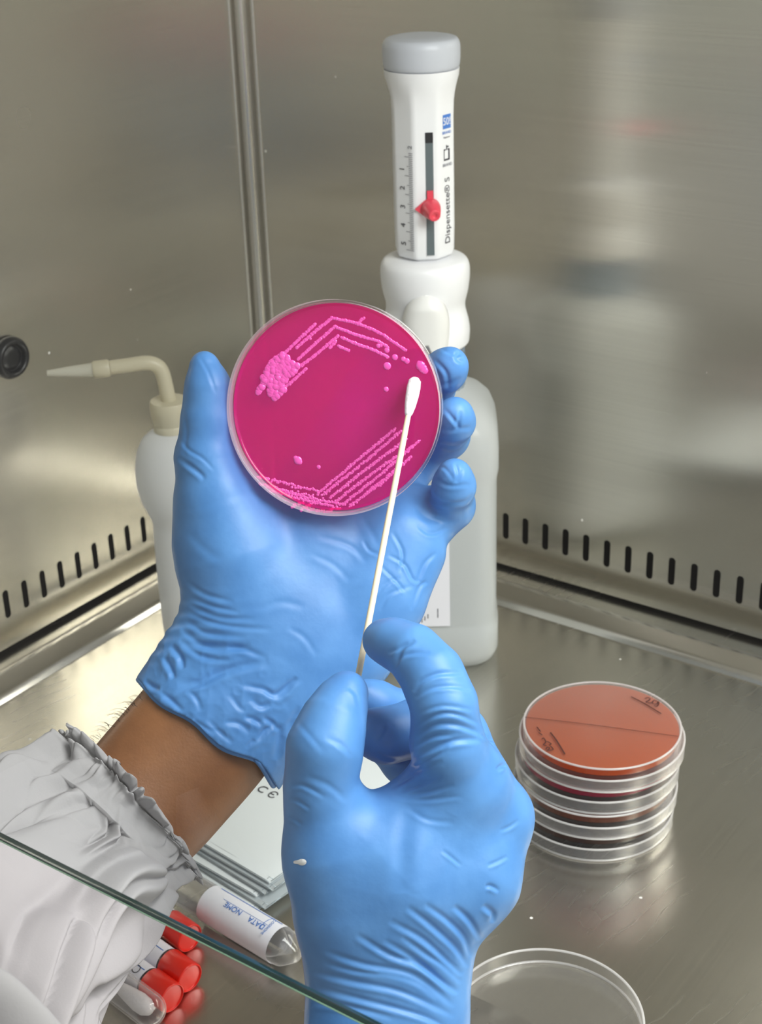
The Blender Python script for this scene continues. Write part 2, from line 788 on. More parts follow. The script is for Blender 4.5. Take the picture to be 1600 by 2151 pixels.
def milky(name, color, through=.25, rough=.35):
    """translucent polyethylene"""
    m = Mat(name)
    p = m.bsdf(color, rough)
    tl = m.n('ShaderNodeBsdfTranslucent')
    tl.inputs[0].default_value = tuple(color) + (1,)
    tr = m.n('ShaderNodeBsdfTransparent')
    tr.inputs[0].default_value = (.95, .96, .97, 1)
    a = m.n('ShaderNodeMixShader')
    a.inputs[0].default_value = .4
    m.l(p.outputs[0], a.inputs[1])
    m.l(tl.outputs[0], a.inputs[2])
    b = m.n('ShaderNodeMixShader')
    b.inputs[0].default_value = through
    m.l(a.outputs[0], b.inputs[1])
    m.l(tr.outputs[0], b.inputs[2])
    return m.done(b.outputs[0])


def glove_mat():
    m = Mat('nitrile_blue')
    p = m.bsdf(srgb(82, 138, 202), .43)
    p.inputs['Specular IOR Level'].default_value = .38
    n1 = m.noise(m.coord(), 420, 3, .6)
    n2 = m.noise(m.coord(), 60, 4, .55)
    col = m.ramp(n2, [(.35, srgb(76, 132, 196)), (.65, srgb(88, 144, 207))])
    m.l(col, p.inputs['Base Color'])
    b = m.bump(n2, .25, .0009)
    b = m.bump(n1, .22, .00025, b)
    m.l(b, p.inputs['Normal'])
    return m.done(p.outputs[0])


def skin_mat():
    m = Mat('brown_skin')
    p = m.bsdf(srgb(134, 88, 53), .46)
    n1 = m.noise(m.coord(), 900, 2, .5)
    n2 = m.noise(m.coord(), 35, 4, .6)
    col = m.ramp(n2, [(.3, srgb(122, 78, 46)), (.7, srgb(146, 97, 59))])
    m.l(col, p.inputs['Base Color'])
    p.inputs['Subsurface Weight'].default_value = .12
    p.inputs['Subsurface Radius'].default_value = (.004, .0015, .0008)
    p.inputs['Subsurface Scale'].default_value = 1.0
    m.l(m.bump(n1, .35, .0003), p.inputs['Normal'])
    return m.done(p.outputs[0])


def cloth_mat(name, color):
    m = Mat(name)
    p = m.bsdf(color, .9)
    p.inputs['Specular IOR Level'].default_value = .1
    w = m.noise(m.coord(), 1100, 2, .5)
    w2 = m.noise(m.coord(), 120, 3, .6)
    b = m.bump(w2, .25, .0006)
    m.l(m.bump(w, .3, .0002, b), p.inputs['Normal'])
    tl = m.n('ShaderNodeBsdfTranslucent')
    tl.inputs[0].default_value = tuple(color) + (1,)
    x = m.n('ShaderNodeMixShader')
    x.inputs[0].default_value = .18
    m.l(p.outputs[0], x.inputs[1])
    m.l(tl.outputs[0], x.inputs[2])
    return m.done(x.outputs[0])


M_WALLB = steel('brushed_steel_back', (5, 5, 700), base=(.74, .71, .64), rough=.20, tangent=(1, 0, 0), aniso=.85)
M_WALLL = steel('brushed_steel_side', (5, 5, 700), base=(.72, .69, .62), rough=.25, tangent=(0, 1, 0), aniso=.85)
M_FLOOR = steel('brushed_steel_floor', (700, 8, 8), base=(.66, .635, .575), rough=.25, scratch=True)
M_TRIM = steel('polished_steel_trim', (6, 6, 6), base=(.74, .72, .68), rough=.24)
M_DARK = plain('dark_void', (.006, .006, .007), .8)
M_GLOVE = glove_mat()
M_SKIN = skin_mat()
M_CLOTH = cloth_mat('white_cotton', srgb(182, 180, 182))
M_CLEAR = clear_plastic('clear_polystyrene', haze=.09)
M_DISH = clear_plastic('dish_polystyrene', (.985, .96, .97), .0, .8)
M_WHITE = plain('white_polypropylene', srgb(236, 237, 240), .35)
M_GREY = plain('grey_cap_plastic', srgb(190, 194, 203), .4)
M_RED = plain('coral_red_plastic', srgb(226, 62, 84), .35)
M_CAPRED = plain('red_cap_plastic', srgb(228, 40, 26), .3)
M_BLACK = plain('black_rubber', (.006, .007, .01), .35)
M_INK = plain('dark_print', srgb(52, 52, 60), .6)
M_INKG = plain('grey_print', srgb(120, 122, 132), .6)
M_INKB = plain('blue_print', srgb(64, 120, 200), .6)
M_PEN = plain('marker_ink', srgb(70, 28, 20), .6)
M_PAPER = plain('white_label_paper', srgb(236, 236, 244), .55)
M_FOIL = plain('white_foil_packet', srgb(232, 238, 240), .32, bump=(60, .25, .001))
M_FOILE = plain('silver_foil_edge', srgb(150, 162, 168), .28, .7)
M_WOOD = plain('pale_swab_stick', srgb(240, 226, 196), .55)
M_COTTON = plain('white_cotton_bud', srgb(246, 244, 246), .95, bump=(700, .6, .0006))
M_HDPE = milky('milky_bottle_plastic', srgb(236, 238, 240), .12)
M_PBOT = milky('clear_bottle_plastic', srgb(232, 235, 236), .22, .25)
M_CREAM = milky('cream_spout_plastic', srgb(226, 220, 198), .12, .3)
M_NECK = milky('blue_tint_neck', srgb(168, 186, 206), .35, .2)


# ------------------------------------------------------------------ the cabinet (structure)
def rounded_slot(cx, cy, w, h, n=8):
    r = w / 2
    pts = []
    for k in range(n + 1):
        a = math.pi * k / n
        pts.append((cx + r * math.cos(a), cy + h / 2 - r + r * math.sin(a)))
    for k in range(n + 1):
        a = math.pi + math.pi * k / n
        pts.append((cx + r * math.cos(a), cy - h / 2 + r + r * math.sin(a)))
    return pts


def holed_panel(name, outer, holes, thick, mat, mw):
    cu = bpy.data.curves.new(name, 'CURVE')
    cu.dimensions = '2D'
    cu.fill_mode = 'BOTH'
    cu.extrude = thick / 2
    for pts in [outer] + holes:
        sp = cu.splines.new('POLY')
        sp.points.add(len(pts) - 1)
        for p, q in zip(sp.points, pts):
            p.co = (q[0], q[1], 0, 1)
        sp.use_cyclic_u = True
    tmp = bpy.data.objects.new(name + '_outline', cu)
    COL.objects.link(tmp)
    dg = bpy.context.evaluated_depsgraph_get()
    me = bpy.data.meshes.new_from_object(tmp.evaluated_get(dg))
    bpy.data.objects.remove(tmp)
    me.transform(mw)
    me.name = name
    me.materials.clear()
    me.materials.append(mat)
    o = bpy.data.objects.new(name, me)
    COL.objects.link(o)
    tag(o, kind='structure')
    return o


WALL_H, CAB_W, FRONT_Y = 0.72, 1.20, -0.607
SLOT_Z, SLOT_H, SLOT_W = 0.0361, 0.0212, 0.0050
# back wall: local (u,v) -> world (u, 0, v)
xs = [0.2256 + 0.01678 * k for k in range(-11, 48)]
holes = [rounded_slot(x, SLOT_Z, SLOT_W, SLOT_H) for x in xs if .02 < x < CAB_W - .02]
TH = .0015
holed_panel('wall_back', [(0.0, .0035), (CAB_W, .0035), (CAB_W, WALL_H), (0.0, WALL_H)], holes, TH, M_WALLB,
            basis((0, TH / 2, 0), (1, 0, 0), (0, 0, 1), (0, -1, 0)))
# left wall: local (u,v) -> world (0, -u, v)
ys = [0.1496 + 0.01690 * k for k in range(-8, 30)]
holes = [rounded_slot(y, SLOT_Z + .0005, SLOT_W, SLOT_H) for y in ys if .02 < y < .58]
holed_panel('wall_left', [(0.0, .0045), (.62, .0045), (.62, WALL_H), (0.0, WALL_H)], holes, TH, M_WALLL,
            basis((-TH / 2, 0, 0), (0, -1, 0), (0, 0, 1), (-1, 0, 0)))
b = MB()
b.add(*box(CAB_W, CAB_W + .002, -.62, 0, 0, WALL_H))
tag(b.build('wall_right', M_WALLL, smooth=False), kind='structure')
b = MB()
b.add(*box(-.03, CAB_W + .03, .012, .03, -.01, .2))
tag(b.build('slot_dark_back', M_DARK, smooth=False), kind='structure')  # near-black sheet paints the darkness behind the back wall's slots
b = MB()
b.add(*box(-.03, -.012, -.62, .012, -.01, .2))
tag(b.build('slot_dark_left', M_DARK, smooth=False), kind='structure')  # black sheet for the unlit space behind the left wall's slots
b = MB()
b.add(*box(-.03, CAB_W + .03, -.66, .03, -.012, 0))
tag(b.build('floor', M_FLOOR, smooth=False), kind='structure')
b = MB()
b.add(*box(-.01, CAB_W + .01, -.62, .01, WALL_H, WALL_H + .01))
tag(b.build('ceiling', plain('cabinet_ceiling_paint', (.62, .62, .60), .5), smooth=False), kind='structure')


def rail(name, prof, p0, p1, inward):
    """profile (distance from wall, z) swept p0 -> p1"""
    p0, p1, inward = map(np.array, (p0, p1, inward))
    pr = round_profile(prof, .0028, 5)
    V = [p + inward * a + np.array([0, 0, z]) for p in (p0, p1) for a, z in pr]
    n = len(pr)
    Fc = [(i, i + 1, n + i + 1, n + i) for i in range(n - 1)]
    Fc += [tuple(range(n))[::-1], tuple(range(n, 2 * n))]
    o = mesh_obj(name, V, Fc, M_TRIM, angle=.9)
    return tag(o, kind='structure')


rail('trim_2', [(.026, -.001), (.026, .0075), (.0315, .0085), (.047, .004), (.0510, -.001)], (.02, 0, 0), (CAB_W, 0, 0), (0, -1, 0))
rail('trim_3', [(.021, -.001), (.021, .0075), (.0270, .0085), (.043, .004), (.0470, -.001)], (0, -.02, 0), (0, -.60, 0), (1, 0, 0))
# corner bead: round post between two dark joints
b = MB()
V, Fc = tube([(.004, -.004, 0.0), (.004, -.004, WALL_H)], .0048, 24)
b.add(V, Fc)
V, Fc = tube([(-.0005, -.0115, 0.0), (-.0005, -.0115, WALL_H)], .0018, 12)
b.add(V, Fc)
V, Fc = tube([(.0115, .0005, 0.0), (.0115, .0005, WALL_H)], .0018, 12)
b.add(V, Fc)
tag(b.build('trim_1', M_TRIM, angle=1.0), kind='structure')

# cabinet lamp: unseen flat diffuser, widened and moved right to avoid floor glare
t = thing('ceiling_lamp', 'long flat diffuser lamp under the cabinet ceiling', 'lamp', (.86, -.39, WALL_H))
b = MB()
b.add(*box(.54, 1.18, -.57, -.21, WALL_H - .045, WALL_H))
b.build('lamp_tray', plain('white_lamp_tray', (.75, .75, .75), .4), t, smooth=False)
V, Fc = box(.56, 1.16, -.55, -.23, WALL_H - .050, WALL_H - .0451)
m = Mat('lit_diffuser')
e = m.n('ShaderNodeEmission')
e.inputs[0].default_value = (1, .985, .96, 1)
e.inputs[1].default_value = 2
mesh_obj('diffuser', V, Fc, m.done(e.outputs[0]), t, smooth=False)

# sash glass
GZ = .215
m = Mat('sash_glass')
tr = m.n('ShaderNodeBsdfTransparent')
tr.inputs[0].default_value = (.965, .985, .98, 1)
gl = m.n('ShaderNodeBsdfGlossy')
gl.inputs['Roughness'].default_value = .02
fr = m.fresnel(1.5)
mx = m.n('ShaderNodeMixShader')
m.l(fr, mx.inputs[0])
m.l(tr.outputs[0], mx.inputs[1])
m.l(gl.outputs[0], mx.inputs[2])
M_GLASS = m.done(mx.outputs[0])
M_GEDGE = plain('green_cut_glass_edge', srgb(8, 42, 40), .08)
b = MB()
b.add(*box(.0, CAB_W, FRONT_Y - .003, FRONT_Y, GZ, WALL_H + .1))
win = tag(b.build('window_1', M_GLASS, smooth=False), kind='structure')
win['label'] = 'clear sliding sash glass across the cabinet front'
b = MB()
b.add(*box(0, CAB_W, FRONT_Y - .00305, FRONT_Y + .00005, GZ - .0001, GZ + .0002))
ge = b.build('glass_edge', M_GEDGE, win)
V, Fc = tube([(0, FRONT_Y - .0031, GZ), (CAB_W, FRONT_Y - .0031, GZ)], .00022, 8)
mesh_obj('edge_highlight', V, Fc, plain('pale_edge_highlight', srgb(150, 190, 160), .3), ge)  # pale line paints the highlight along the glass's lower edge
ge['label'] = 'green cut edge of the glass'


# ------------------------------------------------------------------ text
def text_mesh(s, size, mat, name, parent, M, extrude=.00006, space=1.0):
    cu = bpy.data.curves.new(name, 'FONT')
    cu.body = s
    cu.size = size
    cu.extrude = extrude
    cu.align_x = 'CENTER'
    cu.align_y = 'CENTER'
    cu.space_character = space
    tmp = bpy.data.objects.new(name + '_src', cu)
    COL.objects.link(tmp)
    dg = bpy.context.evaluated_depsgraph_get()
    me = bpy.data.meshes.new_from_object(tmp.evaluated_get(dg))
    bpy.data.objects.remove(tmp)
    inv = mat_of(parent).inverted() if parent is not None else Matrix.Identity(4)
    me.transform(inv @ M)
    me.materials.clear()
    me.materials.append(mat)
    me.name = name
    o = bpy.data.objects.new(name, me)
    COL.objects.link(o)
    if parent is not None:
        o.parent = parent
    return o


# ------------------------------------------------------------------ petri dishes
R_BASE, R_LID, H_BASE, H_LID = .0440, .0462, .0135, .0080


def cup_profile(R, H, t):
    """open cup: floor at z=0, wall up to H"""
    pts = [(0, 0), (R, 0), (R, H), (R - t, H), (R - t, t), (0, t)]
    return round_profile(pts, [0, .0012, .0005, .0005, .0012, 0], 4)


AGARS = {
    'orange': agar('orange_agar', srgb(220, 112, 30), (.9, .38, .08), .25),
    'pink': agar('pinkish_red_agar', srgb(232, 40, 100), (.85, .12, .25), .25),
    'brown': agar('brown_agar', srgb(176, 106, 76), (.6, .32, .22), .3),
    'tan': agar('dark_brown_agar', srgb(122, 84, 72), (.5, .34, .28), .35),
}
_V, _F = lathe(cup_profile(R_BASE, H_BASE, .0012), 128)
DISH_BASE = mesh_obj('dish_base', _V, _F, M_DISH, local=True, angle=.7)
_V, _F = lathe(cup_profile(R_LID, H_LID, .0011), 128)
DISH_LID = mesh_obj('lid', _V, _F, M_CLEAR, local=True, angle=.7)


M_RIM = clear_plastic('rim_gleam', haze=.55, edge=1.0)  # whitish rings put the light caught in the plastic edges into colour


def ring_mesh(name, R, z, r):
    a = np.arange(128) * 2 * math.pi / 128
    V, Fc = tube(np.column_stack([R * np.cos(a), R * np.sin(a), np.full(128, z)]), r, 10, closed=True)
    return mesh_obj(name, V, Fc, M_RIM, local=True)


RIM_BASE = ring_mesh('base_rim_gleam', R_BASE - .0005, .0006, .0006)
RIM_LID = ring_mesh('lid_rim_gleam', R_LID - .0005, H_LID, .0006)
RIM_LIDF = ring_mesh('lid_edge_gleam', R_LID - .0006, .0007, .0006)


def add_copy(src, parent):
    o = src.copy()
    COL.objects.link(o)
    o.parent = parent
    return o


def inverted_dish(loc, ag, label, group):
    """plate lying upside down: lid below, base with agar on top"""
    t = thing('petri_dish', label, 'petri dish', loc, None, group)
    lid = DISH_LID.copy()
    COL.objects.link(lid)
    lid.parent = t
    base = DISH_BASE.copy()
    COL.objects.link(base)
    base.parent = t
    add_copy(RIM_LID, lid)
    add_copy(RIM_LIDF, lid)
    add_copy(RIM_BASE, base)
    base.location = (0, 0, .0012 + H_BASE)
    base.rotation_euler = (math.pi, 0, 0)
    r = R_BASE - .0014
    zt = H_BASE + .0012 - .0014
    V, Fc = lathe(round_profile([(0, zt), (r, zt), (r, zt - .0042), (0, zt - .0042)], .0006, 3), 128)
    mesh_obj('agar', V, Fc, AGARS[ag], t, local=True, angle=.7)
    return t


ST = np.array([0.4238, -0.2239, 0.0])
PITCHZ = .0147
stack_specs = [('tan', (-.0025, -.004), 'inverted petri dish with dull brown agar at the bottom of the stack'),
               ('brown', (-.0012, -.0035), 'inverted petri dish with pale brown agar, third from the top of the stack'),
               ('pink', (-.0022, -.0004), 'inverted petri dish with pinkish red agar, second from the top of the stack'),
               ('orange', (.0, .0), 'inverted petri dish with orange agar and handwriting, topmost of the stack')]
for i, (ag, off, lab) in enumerate(stack_specs):
    TOP = inverted_dish((ST[0] + off[0], ST[1] + off[1], i * PITCHZ), ag, lab, 'stack of petri dishes')
COL.objects.unlink(DISH_BASE)
COL.objects.unlink(DISH_LID)
ZT = 3 * PITCHZ + .0012 + H_BASE + .00008


def flat_stroke(pts, w, z=None, plane=None):
    """thin inked line lying on a plane, from picture points"""
    L = spline(np.array(pts, float), max(10, 5 * len(pts))) if len(pts) > 2 else np.linspace(pts[0], pts[1], 6)
    if plane is None:
        Q = np.array([onz(x, y, z) for x, y in L])
        nrm = np.array([0, 0, 1.0])
    else:
        Q = np.array([onplane(x, y, *plane) for x, y in L])
        nrm = plane[1]
    T = np.gradient(Q, axis=0)
    S = np.cross(T, nrm)
    S /= np.maximum(np.linalg.norm(S, axis=1), 1e-12)[:, None]
    n = len(Q)
    V = np.vstack([Q - S * w / 2, Q + S * w / 2])
    return V, [(i, i + 1, n + i + 1, n + i) for i in range(n - 1)]


def zz(x0, y0, s, pts):
    return [(x0 + x / s, y0 + y / s) for x, y in pts]


b = MB()
zc = lambda p: zz(1070, 1410, 4.2105, p)
b.add(*flat_stroke(zc([(135, 405), (700, 470), (1490, 575)]), .0005, ZT))
b.add(*flat_stroke(zc([(1075, 225), (1200, 290), (1340, 375)]), .0009, ZT))
b.add(*flat_stroke(zc([(360, 540), (420, 620), (490, 735)]), .0009, ZT))
for st in ([(1195, 240), (1225, 232), (1240, 250), (1205, 272), (1240, 280), (1255, 275)],
           [(1305, 265), (1275, 258), (1262, 282), (1300, 290), (1312, 268), (1318, 290), (1300, 310), (1275, 302)],
           [(240, 490), (275, 535)], [(255, 540), (290, 565)], [(285, 600), (300, 590), (320, 625), (300, 650), (330, 660)],
           [(330, 620), (365, 640), (350, 655)], [(320, 690), (335, 670), (352, 680), (330, 705)], [(360, 660), (385, 690), (345, 700)]):
    b.add(*flat_stroke(zc(st), .0007, ZT))
mk = b.build('handwriting', M_PEN, TOP, smooth=False)
mk['label'] = 'handwritten 29 and dividing lines in dark marker'

# loose lid lying open on the floor, bottom right
far = onz(1150, 1993, .0085)
vd = unit(np.array([far[0] - CAM[0], far[1] - CAM[1], 0]))
lc = far - vd * R_LID
ll = DISH_LID.copy()
ll.data = DISH_LID.data.copy()
ll.data.materials.clear()
ll.data.materials.append(clear_plastic('lid_polystyrene', haze=.03, edge=1.0))
COL.objects.link(ll)
ll.name = 'empty_dish_half'
ll.location = (lc[0], lc[1], 0)
add_copy(RIM_LID, ll)
add_copy(RIM_LIDF, ll)
for q in (RIM_BASE, RIM_LID, RIM_LIDF):
    COL.objects.unlink(q)
ll.scale = (1, 1, 1.06)
tag(ll, 'empty clear petri dish lid lying open side up on the steel floor', 'petri dish lid')

# ------------------------------------------------------------------ the plate in the hand
DC = P(700, 858.5, .633)
dn = unit(np.array([-.10, .13, -1.0]) @ MC)              # faces the camera, turned a little down and left
dx = unit(np.cross(np.array([0, 0, 1.0]), dn))
DM = basis(DC - dn * H_BASE, dx, np.cross(dn, dx), dn)
dish = thing('petri_dish', 'open petri dish of bright magenta agar with pink colony streaks held in the gloved palm', 'petri dish', (0, 0, 0))
dish.matrix_basis = DM
R_H = .0451
V, Fc = lathe(cup_profile(R_H, H_BASE, .0011), 160)
mesh_obj('dish_base', V, Fc, clear_plastic('held_dish_polystyrene', (.99, .91, .96), .03, .7), dish, local=True, angle=.7)
AZ0, AZ1 = .0014, .0052
ra = R_H - .0015
V, Fc = lathe(round_profile([(0, AZ0), (ra, AZ0), (ra, AZ1 + .0008), (ra - .0012, AZ1), (0, AZ1)], .0004, 3), 160)
M_MAG = agar('magenta_agar', srgb(250, 30, 172), (1.0, .13, .50), .50, .05)
mesh_obj('agar', V, Fc, M_MAG, dish, local=True, angle=.7)
aplane = (DC - dn * (H_BASE - AZ1), dn)
bplane = (DC - dn * (H_BASE - AZ1 - .00015), dn)


def beads(strokes, plane, mb):
    """colony growth: overlapping low blobs along the streaks"""
    o, n = plane
    ex = unit(np.cross([0, 0, 1.0], n))
    ey = np.cross(n, ex)
    us = []
    for k in range(1, 5):
        for j in range(10):
            us.append((math.cos(j / 10 * 2 * math.pi) * math.cos(k / 4 * math.pi / 2 - math.pi / 8 * (k == 0)), math.sin(j / 10 * 2 * math.pi) * math.cos(k / 4 * math.pi / 2), k))
    for pts, r, gap, jit in strokes:
        L = spline(np.array(pts, float), max(12, 10 * len(pts))) if len(pts) > 2 else np.linspace(pts[0], pts[-1], 14)
        Q = np.array([onplane(x, y, o, n) for x, y in L])
        seg = np.r_[0, np.cumsum(np.linalg.norm(np.diff(Q, axis=0), axis=1))]
        s = 0
        while s <= seg[-1]:
            c = np.array([np.interp(s, seg, Q[:, i]) for i in range(3)])
            c = c + ex * random.gauss(0, jit) + ey * random.gauss(0, jit)
            rr = r * random.uniform(.75, 1.3)
            hh = rr * random.uniform(.3, .42)
            V, Fc = [], []
            nu = 10
            for k in range(4):
                a = k / 4 * math.pi / 2
                for j in range(nu):
                    b = 2 * math.pi * j / nu
                    V.append(c + (ex * math.cos(b) + ey * math.sin(b)) * rr * math.cos(a) + n * hh * math.sin(a))
            V.append(c + n * hh)
            for k in range(3):
                for j in range(nu):
                    j2 = (j + 1) % nu
                    Fc.append((k * nu + j, k * nu + j2, (k + 1) * nu + j2, (k + 1) * nu + j))
            for j in range(nu):
                Fc.append((3 * nu + j, 3 * nu + (j + 1) % nu, 4 * nu))
            mb.add(V, Fc)
            s += gap * random.uniform(.7, 1.3) * rr


zd = lambda p: zz(360, 600, 2.2857, p)
S = []
W = .0006
for pts in ([(690, 185), (620, 250), (545, 322)], [(765, 160), (690, 220), (600, 298)], [(785, 195), (700, 270), (605, 355)],
            [(800, 240), (700, 325), (590, 410)], [(645, 400), (590, 450), (530, 500)], [(760, 300), (790, 265)], [(545, 322), (480, 360), (445, 420)],
            [(770, 155), (890, 182), (1000, 228), (1060, 268), (1125, 312)], [(790, 200), (890, 238), (990, 268), (1040, 300)],
            [(815, 248), (900, 285), (960, 305), (1040, 345)], [(895, 188), (908, 168), (925, 157)], [(800, 290), (850, 312)]):
    S.append((zd(pts), W, .30, .00010))
# heavy growth at the left end of the upper streaks
for pts in ([(540, 335), (470, 400), (440, 460)], [(560, 350), (500, 410), (450, 470)], [(580, 370), (530, 420), (470, 490)],
            [(600, 390), (540, 450), (490, 500)], [(440, 470), (425, 500), (412, 508)], [(480, 480), (475, 520)], [(520, 470), (530, 505), (490, 540)]):
    S.append((zd(pts), .0013, .28, .0004))
for x, y, r in ((1035, 385, .0016), (1070, 345, .0012), (1110, 352, .0014), (1130, 362, .001), (1030, 497, .0015), (1195, 385, .0016), (1205, 400, .0017),
                (1190, 372, .0012), (1215, 408, .0012), (605, 840, .0018), (598, 828, .0013), (615, 848, .0012), (705, 870, .0009), (665, 255, .0007),
                (990, 290, .001), (1005, 285, .0009), (1035, 310, .001)):
    S.append((zd([(x, y), (x + 3, y + 3)]), r, 2.0, .0001))
for pts in ([(700, 1000), (880, 850), (1075, 685)], [(725, 1005), (910, 860), (1100, 700)], [(760, 1020), (950, 870), (1130, 735)],
            [(790, 1035), (980, 890), (1160, 770)], [(825, 1050), (1010, 900), (1190, 745)], [(855, 1058), (1030, 930), (1150, 820)],
            [(930, 1000), (1050, 905), (1110, 850)]):
    S.append((zd(pts), .00050, .55, .00020))
for pts in ([(415, 918), (520, 942), (600, 965), (700, 985)], [(420, 948), (560, 990), (690, 1015)], [(450, 965), (600, 1005), (760, 1040), (835, 1052)],
            [(470, 985), (650, 1030), (810, 1072)], [(575, 1062), (640, 1040)], [(620, 1080), (685, 1040)], [(650, 1072), (750, 1085), (770, 1070)]):
    S.append((zd(pts), .00052, .75, .0003))
b = MB()
beads(S, aplane, b)
m = Mat('pink_colonies')
p = m.bsdf(srgb(238, 84, 180), .14)
p.inputs['Specular IOR Level'].default_value = .8
col = b.build('colonies', m.done(p.outputs[0]), dish)
tag(col, 'glossy pink bacterial growth along the streaks', kind='stuff')
b = MB()
b.add(*flat_stroke(zd([(310, 545), (700, 592), (1050, 640), (1265, 685)]), .0005, plane=(DC - dn * (H_BASE - .0003), dn)))
b.build('dividing_line', plain('dark_red_ink', srgb(96, 8, 40), .5), dish, smooth=False)

# ------------------------------------------------------------------ cotton swab
tipc = onplane(872, 800, *bplane) + dn * .0026
tail = P(733, 1520, .5785)
sd = unit(tail - tipc)
SW = axis_basis(tipc, sd)
sw = thing('cotton_swab', 'long cotton swab with pale stick held across the magenta dish', 'swab', tipc)
sw.matrix_basis = SW
Ls = np.linalg.norm(tail - tipc)
V, Fc = lathe([(0, -.0016), (.0016, -.0012), (.0025, 0), (.0029, .003), (.0028, .007), (.0023, .0115), (.0017, .015), (.0011, .0165), (0, .0166)], 32)
V = np.array(V) * 1.0
V[:, :2] *= 1 + .05 * vnoise(V * 900)[:, None]
mesh_obj('cotton_tip', V, Fc, M_COTTON, sw, local=True)
V, Fc = lathe([(0, .010), (.0011, .0105), (.00125, .03), (.00125, Ls), (0, Ls + .0004)], 20)
mesh_obj('stick', V, Fc, M_WOOD, sw, local=True, angle=.8)

# ------------------------------------------------------------------ bottle with dispenser
AX0, AX1 = None, None
BC = np.array([.2360, -.1160])       # bottle axis on the floor
bt = thing('dispenser_bottle', 'tall square clear bottle topped by a white piston dispenser with grey cap', 'bottle', (BC[0], BC[1], 0))
face = CAM[:2] - BC
TURN = math.atan2(face[1], face[0])   # towards the camera
bt.rotation_euler = (0, 0, TURN)      # local +x looks at the camera, local +y to the picture's right


def squircle(hw, n=96, p=5.0, rotate=0.0):
    out = []
    for i in range(n):
        a = 2 * math.pi * i / n + math.pi / n
        c, s = math.cos(a), math.sin(a)
        r = hw / ((abs(c) ** p + abs(s) ** p) ** (1 / p))
        out.append((r * math.cos(a + rotate), r * math.sin(a + rotate)))
    return out


def loft(rings, caps=True):
    V, Fc = [], []
    n = len(rings[0][0])
    for ring, z in rings:
        V += [(x, y, z) for x, y in ring]
    for i in range(len(rings) - 1):
        for j in range(n):
            k = (j + 1) % n
            Fc.append((i * n + j, i * n + k, (i + 1) * n + k, (i + 1) * n + j))
    if caps:
        Fc.append(tuple(range(n))[::-1])
        Fc.append(tuple((len(rings) - 1) * n + j for j in range(n)))
    return np.array(V), Fc


BH = .0450
rg = []
for z, hw, p in ((0, .036, 5), (.0015, .0395, 5), (.005, .0425, 5.5), (.012, BH, 6), (.030, BH, 6), (.0325, BH - .0012, 6), (.036, BH - .0012, 6), (.134, BH - .0012, 6), (.141, BH, 6),
                 (.154, BH, 6), (.166, BH - .0006, 5), (.174, .0415, 4.5), (.181, .036, 3.6), (.186, .0295, 2.6), (.189, .024, 2.0), (.199, .0225, 2.0)):
    rg.append((squircle(hw, 96, p), z))
V, Fc = loft(rg)
mesh_obj('bottle_body', V, Fc, M_PBOT, bt, local=True, angle=.9)
rl = []
for z, hw in ((.0025, .037), (.012, BH - .0025), (.030, BH - .0028), (.128, BH - .0030), (.1345, BH - .0030)):
    rl.append((squircle(hw, 64, 6), z))
V, Fc = loft(rl)
mesh_obj('liquid', V, Fc, milky('cloudy_liquid', srgb(222, 228, 230), .15, .2), bt, local=True, angle=.9)
V, Fc = lathe(round_profile([(.019, .187), (.0240, .187), (.0240, .214), (.0226, .216), (.0226, .223), (.019, .223)], .0008, 3), 64, rfun=lambda a, z: 1 + (.02 * (1 if int(a * 24 / math.pi) % 2 else 0) if z < .214 else 0))
mesh_obj('neck_collar', V, Fc, M_NECK, bt, local=True, angle=.6)
# paper label on the front-left face
b = MB()
lx = BH - .0004
b.add(*box(lx - .0002, lx + .0003, -.030, .0125, .036, .098))
lab = b.build('label', M_PAPER, bt, smooth=False, local=True)
BM = mat_of(bt)
for i, (yy, s) in enumerate(((-.002, .042), (-.004, .0405), (.0045, .046), (.0045, .0425), (-.006, .039))):
    b = MB()
    b.add(*box(lx + .0003, lx + .0004, yy - .0004, yy + .0004, s, s + .0032))
    b.build('label_print', M_INKG, lab, smooth=False, local=True)

# valve block: waisted round body with an arched front cover
H0 = .2158


def vb(a, z):
    return 1 + .018 * math.cos(4 * a + .4) * max(0, 1 - abs(z - (H0 + .024)) / .02)


prof = [(0.0, H0), (.0262, H0), (.0292, H0 + .002), (.0296, H0 + .010), (.0286, H0 + .016), (.0262, H0 + .024), (.0262, H0 + .028), (.0285, H0 + .036),
        (.0298, H0 + .044), (.0298, H0 + .050), (.0290, H0 + .0535), (.0272, H0 + .0558), (.022, H0 + .0575), (0, H0 + .058)]
V, Fc = lathe(round_profile(prof, .002, 3), 128, rfun=vb)
V[:, :2] *= .93
mesh_obj('valve_block', V, Fc, M_WHITE, bt, local=True, angle=.8)
# front cover: arch shape, rounded, with two feet around the outlet
N1, N2 = 40, 48
V, Fc = [], []
for i in range(N1):
    v = i / (N1 - 1)
    z = H0 - .012 + v * .053
    # half width of the cover at that height
    if v > .62:
        w = .0145 * math.sqrt(max(0, 1 - ((v - .62) / .38) ** 2))
    else:
        w = .0145 - .003 * ((.62 - v) / .62) ** 1.5
    w = max(w, .0003)
    for j in range(N2):
        u = j / (N2 - 1) * 2 - 1
        bul = math.sqrt(max(0, 1 - abs(u) ** 2.6))
        V.append((.0218 + .0098 * bul * min(1, (1 - v) * 5 + .15) ** .5 + .001, u * w, z))
for i in range(N1 - 1):
    for j in range(N2 - 1):
        vmid = i / (N1 - 1)
        umid = (j + .5) / (N2 - 1) * 2 - 1
        if vmid < .40 and abs(umid - .02) < .34 * math.sqrt(max(0, 1 - (vmid / .40) ** 2)):
            continue
        Fc.append((i * N2 + j, i * N2 + j + 1, (i + 1) * N2 + j + 1, (i + 1) * N2 + j))
